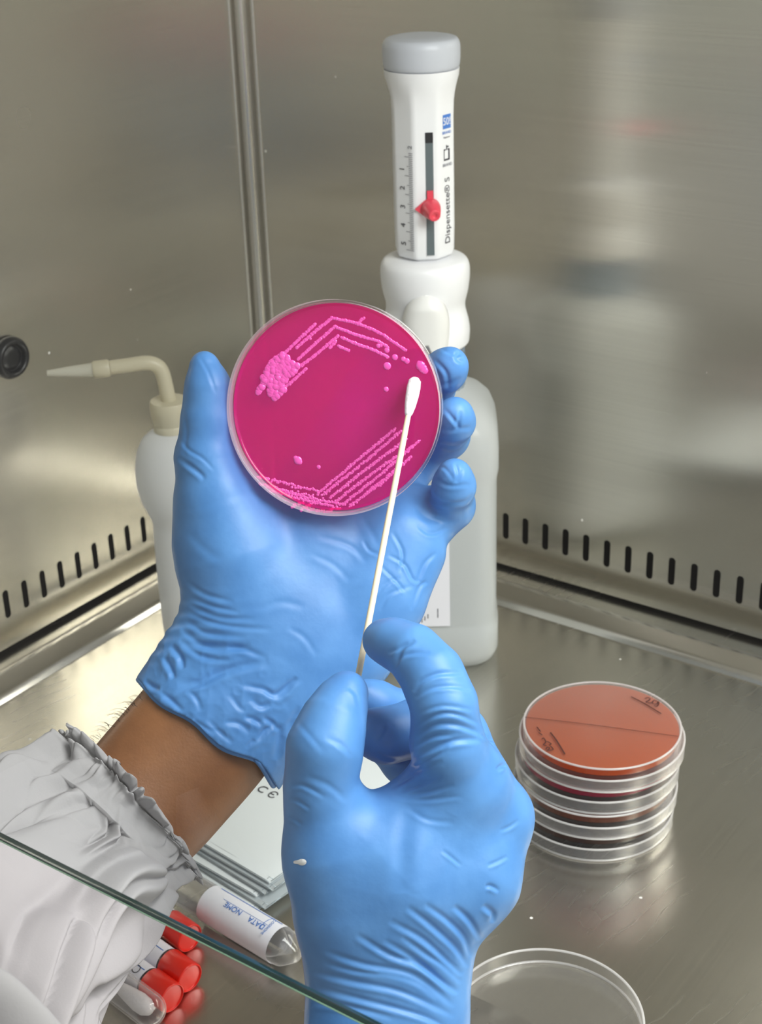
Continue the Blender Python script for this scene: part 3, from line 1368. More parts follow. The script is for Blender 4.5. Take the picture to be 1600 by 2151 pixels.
o = mesh_obj('discharge_cover', V, Fc, plain('ivory_cover_plastic', srgb(230, 230, 228), .4), bt, local=True)
md = o.modifiers.new('thickness', 'SOLIDIFY')
md.thickness = .0016
md.offset = -1
V, Fc = tube([(.0235, 0, H0 - .002), (.030, .001, H0 - .004), (.0325, .001, H0 - .012)], .0032, 16)
mesh_obj('outlet_tube', V, Fc, M_GREY, bt, local=True, angle=.8)

# piston housing: octagonal with a flared round top
H1 = H0 + .0578


def octa(hw, sharp, n=128, turn=0.0):
    out = []
    for i in range(n):
        a = 2 * math.pi * i / n
        k = (a - turn + math.pi / 8) % (math.pi / 4) - math.pi / 8
        ro = hw * .955 / math.cos(k)
        r = hw * (1 - sharp) + min(ro, hw * 1.012) * sharp
        out.append((r * math.cos(a), r * math.sin(a)))
    return out


HT = .112
TW = math.radians(5)
rg = [(octa(.0140, 1, turn=TW), H1), (octa(.0140, 1, turn=TW), H1 + .0015), (octa(.0170, 1, turn=TW), H1 + .0018), (octa(.0184, 1, turn=TW), H1 + .005)]
for z, r, s in ((.02, .0187, 1), (.05, .0187, 1), (.085, .0187, 1), (.094, .0190, .9), (.099, .0197, .6), (.104, .0208, .25), (.108, .0218, 0), (.112, .0222, 0)):
    rg.append((octa(r, s, turn=TW), H1 + z))
V, Fc = loft(rg)
ph = mesh_obj('piston_housing', V, Fc, M_WHITE, bt, local=True, angle=.45)
zc0 = H1 + HT
V, Fc = lathe(round_profile([(0, zc0), (.0222, zc0), (.0228, zc0 + .006), (.0227, zc0 + .0138), (.0210, zc0 + .0170), (.015, zc0 + .0182), (0, zc0 + .0185)], .0022, 4), 96)
mesh_obj('cap', V, Fc, M_GREY, bt, local=True, angle=.9)

# front facet frame: x out of the facet, y to the right, z up
FR = .0187 * .955 + .00012


def facet(ang, r=FR, up=(0, 0, 1)):
    """matrix that lays local text (x right, y up) on the facet at angle ang"""
    n = np.array([math.cos(ang), math.sin(ang), 0])
    rt = np.array([-math.sin(ang), math.cos(ang), 0])
    return n, rt


n0, r0 = facet(TW)
z0, z1 = H1 + .0045, H1 + .078


def fbox(n, rt, u0, u1, za, zb, d0, d1):
    V = []
    for d in (d0, d1):
        for u in (u0, u1):
            for z in (za, zb):
                V.append(n * d + rt * u + np.array([0, 0, z]))
    return V, [(0, 1, 3, 2), (4, 6, 7, 5), (0, 4, 5, 1), (2, 3, 7, 6), (0, 2, 6, 4), (1, 5, 7, 3)]


b = MB()
b.add(*fbox(n0, r0, -.0002, .0044, z0, z1, FR - .004, FR + .0001))
b.build('slot', plain('dark_slot_grey', srgb(88, 100, 104), .5), bt, smooth=False, local=True)
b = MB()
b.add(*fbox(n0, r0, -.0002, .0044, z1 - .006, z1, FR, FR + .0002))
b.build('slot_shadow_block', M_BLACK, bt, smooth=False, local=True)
# slider: pointed plate with conical knob
zs = H1 + .0335
ctr = n0 * FR + r0 * .0024 + np.array([0, 0, zs])
out2 = []
for k in range(41):
    a = math.radians(-128 + 256 * k / 40)
    out2.append((.0066 * math.cos(a), .0066 * math.sin(a)))
out2.append((-.0105, .0))
n2 = len(out2)
V = [ctr + r0 * u + np.array([0, 0, v]) + n0 * d for d in (0, .0022) for u, v in out2]
Fc = [tuple(range(n2))[::-1], tuple(range(n2, 2 * n2))] + [(i, (i + 1) % n2, n2 + (i + 1) % n2, n2 + i) for i in range(n2)]
V = ctr + (np.array(V) - ctr) * .9
sl = mesh_obj('slider', V, Fc, M_RED, bt, smooth=False, local=True)
V, Fc = lathe(round_profile([(0, 0), (.0060, 0), (.0052, .004), (.0036, .0100), (.0030, .0104), (.0014, .0100), (.0011, .0094), (0, .0094)], .0003, 2), 40)
tilt = unit(n0 + r0 * .12 - np.array([0, 0, .18]))
V = xform(V, axis_basis(ctr + n0 * .002, tilt))
mesh_obj('knob', V, Fc, M_RED, sl, local=True, angle=.7)
b = MB()
b.add(*fbox(n0, r0, .0003, .0040, zs + .004, zs + .0105, FR, FR + .0012))
b.build('slider_stem', M_RED, sl, smooth=False, local=True)

# scale on the left facet and lettering on the right facet
nl, rl_ = facet(TW - math.pi / 4)
nr, rr_ = facet(TW + math.pi / 4)
b = MB()
za, zb = H1 + .0075, H1 + .066
NT = 52
for k in range(NT + 1):
    z = za + (zb - za) * k / NT
    ln = .0062 if k % 10 == 0 else (.0046 if k % 5 == 0 else .0030)
    b.add(*fbox(nl, rl_, .0070 - ln, .0070, z - .00014, z + .00014, FR, FR + .0001))
b.build('scale_marks', M_INKG, bt, smooth=False, local=True)
BMm = mat_of(bt)
for k, s in enumerate('54321'):
    z = za + (zb - za) * (k * 10 + 1.2) / NT
    Mx = BMm @ basis(nl * (FR + .00005) + rl_ * -.0012 + np.array([0, 0, z + .0022]), np.array([0, 0, 1.0]), -rl_, nl)
    text_mesh(s, .0052, M_INK, 'scale_number', bt, Mx)
Mx = BMm @ basis(nl * (FR + .00005) + rl_ * .0052 + np.array([0, 0, zb + .0035]), np.array([0, 0, 1.0]), -rl_, nl)
text_mesh('2', .0045, M_INKG, 'scale_number', bt, Mx)


def side_text(s, size, z, mat, u=.0006, up=True, space=1.0):
    if up:
        Mx = BMm @ basis(nr * (FR + .00006) + rr_ * u + np.array([0, 0, z]), np.array([0, 0, 1.0]), -rr_, nr)
    else:
        Mx = BMm @ basis(nr * (FR + .00006) + rr_ * u + np.array([0, 0, z]), rr_, np.array([0, 0, 1.0]), nr)
    return text_mesh(s, size, mat, 'lettering', bt, Mx, space=space)


side_text('Dispensette\u00ae S', .0064, H1 + .030, M_INK)
side_text('BRAND', .0026, H1 + .0575, M_INKG, .0008, False)
side_text('BRAND', .0024, H1 + .0765, M_INKB, .0004, False)
side_text('Dispenser', .0015, H1 + .0738, M_INKG, .0004, False)
b = MB()
b.add(*fbox(nr, rr_, -.0030, .0042, H1 + .0788, H1 + .0870, FR, FR + .00012))
b.build('emblem', M_INKB, bt, smooth=False, local=True)
Mx = BMm @ basis(nr * (FR + .0002) + rr_ * .0004 + np.array([0, 0, H1 + .0829]), rr_ * .9, np.array([0, 0, 1.0]), nr)
text_mesh('50!', .0062, M_WHITE, 'lettering', bt, Mx, extrude=.00012)
b = MB()   # small flask-shaped mark
for (u0, u1, a, c) in ((-.0024, -.0018, .0602, .0668), (.0018, .0030, .0602, .0668), (-.0024, .0030, .0602, .0612), (-.0024, -.0008, .0662, .0670), (.0012, .0030, .0662, .0670), (-.0002, .0006, .0662, .0692),
                       (.0006, .0022, .0678, .0686)):
    b.add(*fbox(nr, rr_, u0, u1, H1 + a, H1 + c, FR, FR + .0001))
b.build('flask_emblem', M_INK, bt, smooth=False, local=True)

# ------------------------------------------------------------------ wash bottle
WB = onz(404, 1350, 0)
WBc = np.array([WB[0], WB[1], 0]) + np.array([unit(WB - CAM)[0], unit(WB - CAM)[1], 0]) * .012
wb = thing('wash_bottle', 'small milky squeeze wash bottle with bent cream spout beside the left wall', 'bottle', WBc)
fz = CAM[:2] - WBc[:2]
wb.rotation_euler = (0, 0, math.atan2(fz[1], fz[0]))
prof = [(0, 0), (.0155, 0), (.0185, .003), (.0192, .010), (.0195, .045), (.0190, .078), (.0186, .086), (.0205, .092), (.0245, .101), (.0268, .112), (.0268, .124), (.0250, .134), (.0210, .1425), (.0150, .1475), (.0105, .149), (.0105, .156), (0, .156)]
V, Fc = lathe(round_profile(prof, .003, 3), 64)
V[:, 2] *= 1.05
mesh_obj('bottle_body', V, Fc, M_HDPE, wb, local=True, angle=.9)
prof = [(.0100, .1490), (.0118, .1490), (.0120, .1530), (.0114, .1540), (.0122, .1550), (.0126, .1600), (.0129, .1610), (.0130, .1680), (.0122, .1697), (0, .1700)]
V, Fc = lathe(prof, 72, rfun=lambda a, z: 1 + (.012 * math.cos(36 * a) if .155 < z < .168 else 0))
V[:, 2] += .0075
mesh_obj('screw_cap', V, Fc, M_CREAM, wb, local=True, angle=.8)
# spout: up, bends to the picture's left, ends in a tapered tip
wz = lambda x, y: None
wn_ = unit(np.array([CAM[0] - WBc[0], CAM[1] - WBc[1], 0]))
wpl = (np.array([WBc[0], WBc[1], 0]), wn_)
sp = [onplane(x, y, *wpl) for x, y in ((357, 852), (352, 830), (347, 806), (341, 784), (332, 770), (316, 763), (296, 763), (270, 767), (232, 772))]
sp = spline(sp, 40)
V, Fc = tube(sp, np.linspace(.0050, .0046, len(sp)), 20)
mesh_obj('spout_tube', V, Fc, M_CREAM, wb, angle=.9)
cl = [onplane(x, y, *wpl) for x, y in ((231, 772.5), (227, 773), (199, 776.5), (195, 777))]
V, Fc = tube(cl, [.0050, .0056, .0056, .0050], 20)
mesh_obj('spout_collar', V, Fc, M_CREAM, wb, angle=.7)
cl = [onplane(x, y, *wpl) for x, y in ((199, 776.5), (150, 780), (99, 784))]
V, Fc = tube(cl, [.0046, .0034, .0018], 20)
mesh_obj('spout_tip', V, Fc, milky('pale_tip_plastic', srgb(228, 226, 214), .25, .3), wb, angle=.9)

# black rubber plug on the left wall
pl = np.array([0.0, -.2538, .2060])
V, Fc = lathe(round_profile([(0, .0), (.0138, 0), (.0142, .004), (.0120, .0075), (.0095, .0070), (.0085, .0035), (.0075, .0040), (.0050, .0052), (0, .0054)], .0012, 3), 64)
o = mesh_obj('wall_plug', xform(V, axis_basis(pl + np.array([.0002, 0, 0]), (1, 0, 0))), Fc, M_BLACK, angle=.9)
tag(o, 'round black rubber plug set into the left steel wall', 'plug')

# ------------------------------------------------------------------ sealed packets
cor = np.array([.3159, -.3902])
da = unit(np.array([.2648, -.3846]) - cor)
db = unit(np.array([.3055, -.2784]) - cor)
db = unit(db - da * np.dot(da, db))
PL, PW = .150, .075
packet_labels = ['white sealed packet printed CE on top of the packet pile', 'silver edged packet just under the printed top packet of the pile',
                 'thin packet in the upper middle of the packet pile, below the two top ones', 'thin packet third from the bottom of the packet pile',
                 'packet poking out second from the bottom of the packet pile', 'lowest packet of the pile lying on the steel floor']
poff = [(0, 0, 0), (-.004, -.002, .6), (-.001, -.005, -1.0), (.003, -.0075, 1.5), (-.006, -.010, -.5), (-.002, -.0125, 1.0)]
PT = .0020
for i in range(6):
    k = 5 - i                                   # level above the floor
    oa, ob, rotd = poff[i]
    zb = .0004 + k * PT * .98
    ca, sa = math.cos(math.radians(rotd)), math.sin(math.radians(rotd))
    A = da * ca + np.array([-da[1], da[0]]) * sa
    B = db * ca + np.array([-db[1], db[0]]) * sa
    c0 = cor + da * oa + db * ob
    pk = thing('packet', packet_labels[i], 'packet', (c0[0], c0[1], zb), None, 'pile of sealed packets')
    nu, nv = 24, 40
    V, Fc = [], []
    for s in (1, -1):
        for iu in range(nu + 1):
            for iv in range(nv + 1):
                u, v = iu / nu, iv / nv
                e = min(u, 1 - u) * PW, min(v, 1 - v) * PL
                pu = min(1, min(e) / .010)
                th = .00018 + .00075 * math.sin(pu * math.pi / 2)
                wob = .00022 * math.sin(u * 9 + i) * math.cos(v * 7 + 2 * i) * pu
                q = c0 + A * u * PW + B * v * PL
                V.append((q[0], q[1], zb + PT / 2 + s * th + wob * .6))
    n1 = (nu + 1) * (nv + 1)
    for s in range(2):
        for iu in range(nu):
            for iv in range(nv):
                a0 = s * n1 + iu * (nv + 1) + iv
                f = (a0, a0 + 1, a0 + nv + 2, a0 + nv + 1)
                Fc.append(f if s else f[::-1])
    mesh_obj('pouch', V, Fc, M_FOIL if i in (0, 3, 5) else plain('silver_packet_foil', srgb(206, 214, 218), .3, .35), pk)
    b = MB()                                    # crimped seal along the two near sides
    for (o0, dirv, ln, nn) in ((c0, A, PW, B), (c0, B, PL, A)):
        for sdx in range(2):
            p0 = o0 + nn * (.0004 + sdx * .003)
            pts = [np.array([*(p0 + dirv * ln * t), zb + PT / 2 + .00035]) for t in np.linspace(.01, .99, 12)]
            b.add(*tube(pts, .00022, 6))
    b.build('crimped_seal', M_FOILE, pk)
    if i == 0:
        zt = zb + PT + .00012
        up3 = np.array([0, 0, 1.0])

        def ptext(s, size, px, py, mat):
            c = onz(px, py, zt)
            tx = np.array([A[0], A[1], 0]) * -1
            ty = np.cross(up3, tx)
            text_mesh(s, size, mat, 'print', pk, basis(c, tx, ty, up3))
        ptext('C \u0404', .0085, 561, 1664, M_INK)
        ptext('(((', .0040, 592, 1634, M_INKG)


# ------------------------------------------------------------------ tubes on the floor
def tube_thing(name, label, cat, p_end, p_back, r, length, group=None):
    """axis runs from p_end (local z=0) towards p_back, lying on the floor"""
    e, bk = np.array([p_end[0], p_end[1], r]), np.array([p_back[0], p_back[1], r])
    t = thing(name, label, cat, e, None, group)
    t.matrix_basis = axis_basis(e, bk - e, (0, 0, 1))
    return t


def wrap_label(t, r, z0, z1, mat, name='label', a0=-2.6, a1=2.6):
    n = 48
    V, Fc = [], []
    for k in range(n + 1):
        a = a0 + (a1 - a0) * k / n
        for z in (z0, z1):
            V.append((r * math.sin(a), r * math.cos(a), z))
    Fc = [(2 * k, 2 * k + 1, 2 * k + 3, 2 * k + 2) for k in range(n)]
    return mesh_obj(name, V, Fc, mat, t, local=True)


def wrap_line(t, r, a, da_, z0, z1, mat, parent=None):
    V, Fc = [], []
    n = 6
    for k in range(n + 1):
        b_ = a + da_ * (k / n - .5)
        for z in (z0, z1):
            V.append((r * math.sin(b_), r * math.cos(b_), z))
    return mesh_obj('label_print', V, [(2 * k, 2 * k + 1, 2 * k + 3, 2 * k + 2) for k in range(n)], mat, parent or t, local=True)


M_CAP = M_CAPRED
M_TUBE = clear_plastic('clear_tube_plastic', haze=.07, edge=.9)
capd = [((.3292, -.4439), (.3045, -.4408), 'red capped sample tube half under the sleeve, the farthest of three'),
        ((.3302, -.4665), (.3070, -.4628), 'red capped sample tube with blue marked label, the middle of three'),
        ((.3335, -.4822), (.3105, -.4792), 'red capped sample tube nearest the camera with circled mark on label')]
for i, (e, bk, lab) in enumerate(capd):
    r = .0078
    e, bk = np.array(e), np.array(bk)
    if i == 0:
        e = np.array(onz(400, 1972, r)[:2]); bk = np.array(onz(350, 1936, r)[:2])
    elif i == 1:
        e = np.array(onz(400, 2056, r)[:2]); bk = np.array(onz(350, 2020, r)[:2])
    else:
        e = np.array(onz(362, 2098, r)[:2]); bk = np.array(onz(312, 2062, r)[:2])
    t = tube_thing('sample_tube', lab, 'tube', e, bk, r, .1, 'red capped sample tubes')
    V, Fc = lathe(round_profile([(0, .0012), (r * .86, .0012), (r * .9, 0), (r, .0006), (r, .0165), (0, .0165)], .0004, 2), 48)
    mesh_obj('cap', V, Fc, M_CAP, t, local=True, angle=.8)
    V, Fc = lathe(round_profile([(0, .0165), (r * .9, .0165), (r * .9, .085), (r * .6, .092), (0, .094)], .002, 3), 40)
    mesh_obj('tube_body', V, Fc, M_TUBE, t, local=True, angle=.9)
    lb = wrap_label(t, r * .92, .018, .07, M_PAPER)
    wrap_line(t, r * .94, .1, .06, .019, .045, M_INKB, lb)
    if i == 2:
        V, Fc = [], []
        for k in range(25):
            a = k / 24 * 2 * math.pi
            for q in (.0020, .0025):
                aa = .35 + q * math.cos(a) / r
                V.append((r * .945 * math.sin(aa), r * .945 * math.cos(aa), .0235 + q * math.sin(a)))
        mesh_obj('label_print', V, [(2 * k, 2 * k + 1, 2 * k + 3, 2 * k + 2) for k in range(24)], M_INK, lb, local=True)

# long clear tube with a white label
rB = .0098
e = onz(628, 2010, rB)
bk = onz(420, 1885, rB)
bt_t = tube_thing('sample_tube', 'large clear tube with white label lying in front of the packet pile', 'tube', e, bk, rB, .12)
V, Fc = lathe(round_profile([(0, 0), (rB * .35, .0005), (rB * .97, .009), (rB, .016), (rB, .105), (rB * .9, .105), (rB * .88, .018), (0, .004)], .002, 3), 64)
mesh_obj('tube_body', V, Fc, M_TUBE, bt_t, local=True, angle=.9)
lb = wrap_label(bt_t, rB * 1.015, .0135, .0640, M_PAPER)
wrap_line(bt_t, rB * 1.03, -.55, .09, .016, .060, M_INKB, lb)
wrap_line(bt_t, rB * 1.03, .1, .02, .020, .052, M_INKB, lb)
wrap_line(bt_t, rB * 1.03, -.1, 1.2, .0225, .0229, M_INKB, lb)
WM = mat_of(bt_t)
for s, zz_, an in (('NOME', .043, .28), ('DATA', .026, .30), ('COGNOME', .0185, .20)):
    n = np.array([math.sin(an), math.cos(an), 0])
    tx = np.array([0, 0, 1.0])
    text_mesh(s, .0042 if s != 'COGNOME' else .0021, M_INKB, 'label_print', lb, WM @ (basis(n * rB * 1.04 + np.array([0, 0, zz_]), tx, np.cross(n, tx), n) if s != 'COGNOME' else basis(n * rB * 1.10 + np.array([0, 0, zz_]), np.cross(n, tx), -tx, n)))

# round-ended clear tube holding a white swab tip
r = .0085
e = onz(336, 2138, r)
bk = onz(262, 2082, r)
ct = tube_thing('swab_tube', 'clear round ended tube holding a white swab, nearest the frame bottom', 'tube', e, bk, r, .1)
prof = [(0, 0)] + [(r * math.sin(a), r - r * math.cos(a)) for a in np.linspace(.2, math.pi / 2, 8)] + [(r, .09), (r * .88, .09), (r * .88, r)] + [(r * .88 * math.sin(a), r - r * .88 * math.cos(a)) for a in np.linspace(math.pi / 2 - .1, .2, 7)] + [(0, r * .12)]
V, Fc = lathe(prof, 48)
mesh_obj('tube_body', V, Fc, M_TUBE, ct, local=True, angle=.9)
V, Fc = lathe([(0, .0065), (.0028, .0075), (.0045, .011), (.0048, .016), (.0036, .026), (.0022, .034), (.0016, .04), (.0016, .08), (0, .0801)], 32)
mesh_obj('swab', V, Fc, M_COTTON, ct, local=True)

# ------------------------------------------------------------------ the person: gloves, forearm, sleeve
person = thing('person', 'person in white coat and blue nitrile gloves holding the dish and the swab', 'person', P(520, 1700, .62) * np.array([1, 1, 0]))
HV = .00054
#__HANDS__


def glove_left():
    F = Field(pc(270, 715, .64) * np.array([1, 1, 0]) + np.array([0, 0, .618]), pc(1015, 1675, .66) * np.array([1, 1, 0]) + np.array([0, 0, .728]), HV)
    palm = F.new()
    k = .010
    # heel, palm body, thumb mound, little-finger side
    F.chain(palm, [(590, 1390, .668, 172), (610, 1300, .668, 165), (640, 1180, .672, 150), (700, 1080, .682, 130)], sw=1.75, k=k)
    F.chain(palm, [(560, 1350, .666, 120), (520, 1240, .664, 128), (485, 1130, .665, 112), (470, 1050, .668, 88)], sw=1.45, k=k)
    F.chain(palm, [(740, 1370, .667, 90), (790, 1250, .668, 98), (835, 1150, .672, 92), (850, 1090, .680, 75)], sw=1.45, k=k)
    F.chain(palm, [(690, 1050, .690, 100), (800, 1050, .692, 90)], sw=1.6, k=k)
    thumb = F.new()
    F.chain(thumb, [(490, 1160, .665, 112), (456, 1050, .663, 84), (434, 960, .659, 62), (436, 880, .656, 51), (436, 815, .654, 44), (428, 768, .654, 31)], k=.006)
    fingers = F.new()
    idx = F.new()
    F.chain(idx, [(660, 1010, .692, 68), (770, 830, .706, 56), (835, 740, .692, 48), (856, 706, .674, 40)], k=.004)
    mid = F.new()
    F.chain(mid, [(740, 1010, .694, 66), (850, 880, .700, 54), (905, 815, .684, 48), (935, 778, .660, 42), (944, 768, .655, 38)], k=.004)
    rng = F.new()
    F.chain(rng, [(800, 1030, .692, 62), (885, 950, .696, 54), (935, 915, .684, 49), (953, 885, .660, 42), (956, 872, .655, 37)], k=.004)
    lit = F.new()
    F.chain(lit, [(850, 1100, .683, 66), (905, 1090, .682, 56), (945, 1062, .677, 50), (953, 1020, .660, 43), (954, 1000, .655, 37)], k=.004)
    for a in (idx, mid, rng, lit):
        fingers = np.minimum(fingers, a)
    d = smin(palm, thumb, .007)
    d = smin(d, fingers, .006)
    # cuff: flattened cone that is open at the wrist end
    E = np.array([442., 1537.])
    axd = np.array([-.564, .826])
    tr = np.array([.826, .564])
    dep = .662
    c0, c1 = E - axd * 215, E + axd * 60
    cuff = F.new()
    F.cap(cuff, pc(c0[0], c0[1], dep + .004), pc(c1[0], c1[1], dep), 168 * dep / FPX, 190 * dep / FPX, 1.45, .004, .03)
    q = E + tr * 128 - axd * 20
    F.cap(cuff, pc(q[0] - axd[0] * 150, q[1] - axd[1] * 150, dep), pc(q[0] + axd[0] * 40 + 4, q[1] + axd[1] * 40, dep - .008), 40 * dep / FPX, 24 * dep / FPX, 1.0, .012)
    q = E - tr * 150 - axd * 10
    F.cap(cuff, pc(q[0] - axd[0] * 110, q[1] - axd[1] * 110, dep), pc(q[0] + axd[0] * 12, q[1] + axd[1] * 12, dep), 36 * dep / FPX, 20 * dep / FPX, 1.0, .012)
    d = smin(d, cuff, .012)
    hol = F.new()
    F.cap(hol, pc(*(E - axd * 120), dep + .002), pc(*(E + axd * 90), dep), 148 * dep / FPX, 178 * dep / FPX, 1.52, .0005, .03)
    d = np.maximum(d, -hol)
    # cut at the cuff edge (slightly wavy)
    s = F.sl(np.array([-.2, pc(0, 1340, .6)[1], .6]), np.array([pc(720, 0, .6)[0], .3, .74]))
    p = F.pts(s)
    px = p[..., 0] / p[..., 2] * FPX + CX
    py = p[..., 1] / p[..., 2] * FPX + CY
    along = (px - E[0]) * tr[0] + (py - E[1]) * tr[1]
    cutd = ((px - E[0]) * axd[0] + (py - E[1]) * axd[1] - 7 * np.sin(along / 26.0) - np.where(along > 118, (along - 118) * .2, 0) + 10 * np.exp(-((along + 20) / 90) ** 2) * -1) * .65 / FPX
    d[s] = np.maximum(d[s], cutd)
    V, Q = surface_nets(d, F.lo, F.h)
    V, Q = keep_largest(V, Q)
    V = relax(V, Q, 4)
    N = vnormals(V, Q)
    z = lambda p: zz(360, 600, 2.2857, p)
    c = lambda p: zz(270, 1340, 3.902, p)
    st = [
        (z([(30, 825), (80, 860), (140, 905), (160, 935)]), 7, .8), (z([(45, 740), (85, 790), (150, 830), (210, 890)]), 5, .45),
        (z([(55, 600), (70, 700), (60, 820)]), 6, .3), (z([(130, 330), (180, 420), (215, 520)]), 5, .3),
        (z([(70, 1420), (160, 1480), (300, 1520)]), 7, .55), (z([(90, 1500), (200, 1540), (330, 1570)]), 6, .55),
        (z([(85, 1530), (220, 1590), (400, 1600)]), 7, .6), (z([(80, 1570), (250, 1630), (480, 1650)]), 7, .7),
        (z([(70, 1610), (180, 1670), (360, 1690)]), 7, .6), (z([(50, 1650), (150, 1720), (330, 1740), (460, 1790)]), 8, .9),
        (z([(30, 1700), (150, 1780), (300, 1800)]), 8, .8), (z([(400, 1560), (520, 1520), (640, 1540)]), 10, .35),
        (z([(660, 1280), (780, 1340), (860, 1420)]), 8, .25), (z([(700, 1200), (860, 1250), (940, 1330)]), 8, .35),
        (z([(920, 1220), (950, 1270), (1000, 1290)]), 5, .5), (z([(1060, 1180), (1110, 1280), (1100, 1380)]), 5, .55),
        (z([(1040, 1290), (1120, 1340), (1160, 1410), (1200, 1420)]), 5, .6), (z([(1180, 1430), (1215, 1340), (1270, 1280)]), 6, .7),
        (z([(1150, 1560), (1190, 1450), (1230, 1420)]), 6, .7), (z([(990, 1330), (1080, 1420), (1130, 1480)]), 5, .45),
        (z([(970, 1500), (1030, 1430), (1100, 1400)]), 6, .4), (z([(1000, 1560), (1050, 1480), (1160, 1440)]), 6, .4),
        (z([(1180, 1150), (1250, 1190), (1340, 1150)]), 6, .5), (z([(1170, 1060), (1240, 1120), (1380, 1130)]), 8, .6),
        (z([(1230, 990), (1290, 1040), (1400, 1040), (1450, 1000)]), 6, .7), (z([(1270, 930), (1330, 960), (1430, 955)]), 6, .5),
        (z([(1250, 920), (1300, 870), (1370, 950)]), 5, .4), (z([(1360, 850), (1375, 900), (1365, 950)]), 5, .6), (z([(1400, 880), (1385, 920), (1370, 950)]), 5, .5),
        (z([(1310, 590), (1360, 650), (1380, 690)]), 6, .7), (z([(1390, 600), (1380, 650), (1375, 690)]), 5, .6), (z([(1300, 700), (1360, 690), (1440, 680)]), 6, .5),
        (z([(1290, 760), (1350, 770), (1430, 740)]), 6, .6), (z([(1260, 350), (1320, 420), (1330, 500)]), 6, .7), (z([(1385, 310), (1370, 350), (1400, 370)]), 6, .7),
        (z([(1290, 300), (1350, 330), (1400, 330)]), 5, .5), (z([(1270, 480), (1330, 470), (1390, 440)]), 6, .5), (z([(1130, 190), (1170, 220), (1200, 215)]), 5, .5),
        (z([(380, 960), (520, 1060), (640, 1130)]), 12, .3), (z([(80, 1180), (180, 1280), (260, 1320)]), 12, .25),
        (z([(560, 1640), (640, 1690), (700, 1780)]), 8, .3), (z([(850, 1000), (960, 1180), (1000, 1260)]), 9, .3),
        # cuff
        (c([(350, 60), (420, 150), (450, 260)]), 8, 1.3), (c([(290, 150), (350, 260), (375, 340)]), 7, 1.2), (c([(420, 20), (560, 60), (780, 100), (1000, 60)]), 9, 1.1),
        (c([(130, 350), (200, 400), (260, 415)]), 7, 1.2), (c([(400, 380), (600, 350), (840, 250), (1150, 190)]), 12, 1.5), (c([(370, 460), (520, 400), (640, 370)]), 7, .8),
        (c([(260, 440), (360, 520), (450, 600)]), 7, 1.0), (c([(480, 420), (560, 500), (600, 600)]), 7, .7), (c([(900, 380), (1100, 420), (1200, 460), (1370, 330)]), 8, 1.1),
        (c([(1180, 500), (1280, 440), (1380, 320)]), 8, 1.2), (c([(950, 640), (1050, 680), (1100, 720)]), 8, 1.3), (c([(1060, 840), (1130, 750), (1190, 720)]), 8, 1.3),
        (c([(1100, 650), (1180, 700), (1240, 760)]), 7, 1.2), (c([(780, 690), (900, 700), (1000, 780)]), 8, .9), (c([(480, 620), (600, 720), (720, 780)]), 7, .7),
        (c([(640, 660), (760, 780), (860, 860)]), 7, .7), (c([(1200, 1000), (1240, 850), (1250, 700)]), 10, 1.3), (c([(1280, 800), (1330, 700), (1400, 560)]), 9, 1.0),
        (c([(1000, 500), (1080, 560), (1160, 540)]), 8, .9), (c([(960, 900), (1010, 860), (1030, 830)]), 7, .8), (c([(830, 460), (900, 560), (960, 600)]), 7, .6),
    ]
    D = creases(V, N, st, .4) * .9
    px = to_px(V)
    cuffd = np.clip(((px[:, 0] - E[0]) * axd[0] + (px[:, 1] - E[1]) * axd[1] + 210) / 90, 0, 1) * np.clip((px[:, 1] - 1280) / 100, 0, 1)
    CR = (cuffd * .0010 * (ridged(V * 70, 3) - .1))[:, None] * np.array([0, 0, -1.0])
    # soft low bumps of stretched glove all over
    D += .00035 * vnoise(V * 60)
    rib = np.clip(1 - np.abs(px[:, 1] - 1320) / 95, 0, 1) * np.clip((560 - px[:, 0]) / 160, 0, 1)
    D += rib * .0003 * np.sin(px[:, 1] / 19 * 2 * math.pi * .75 + px[:, 0] / 60)
    V = V + N * D[:, None] + CR
    g = mesh_obj('glove', c2w(V), Q, M_GLOVE, person)
    g['label'] = 'blue glove cradling the magenta dish, its cuff crumpled'
    # rolled bead along the cuff edge
    pts = []
    for a in np.linspace(0, 2 * math.pi, 140, endpoint=False):
        al = 186 * math.cos(a)
        off = 7 * math.sin(al / 26.0) + (max(0, al - 118) * .2) + 10 * math.exp(-((al + 20) / 90) ** 2)
        xy = E + tr * al * (1 if al < 118 else .93) + axd * off
        pts.append(pc(xy[0], xy[1], dep - (.0225 + .003 * (al > 118)) * math.sin(a) * (1 if math.sin(a) > 0 else .9)))
    V2, F2 = tube(c2w(np.array(pts)), .0013, 10, closed=True)
    mesh_obj('cuff_bead', V2, F2, M_GLOVE, g)


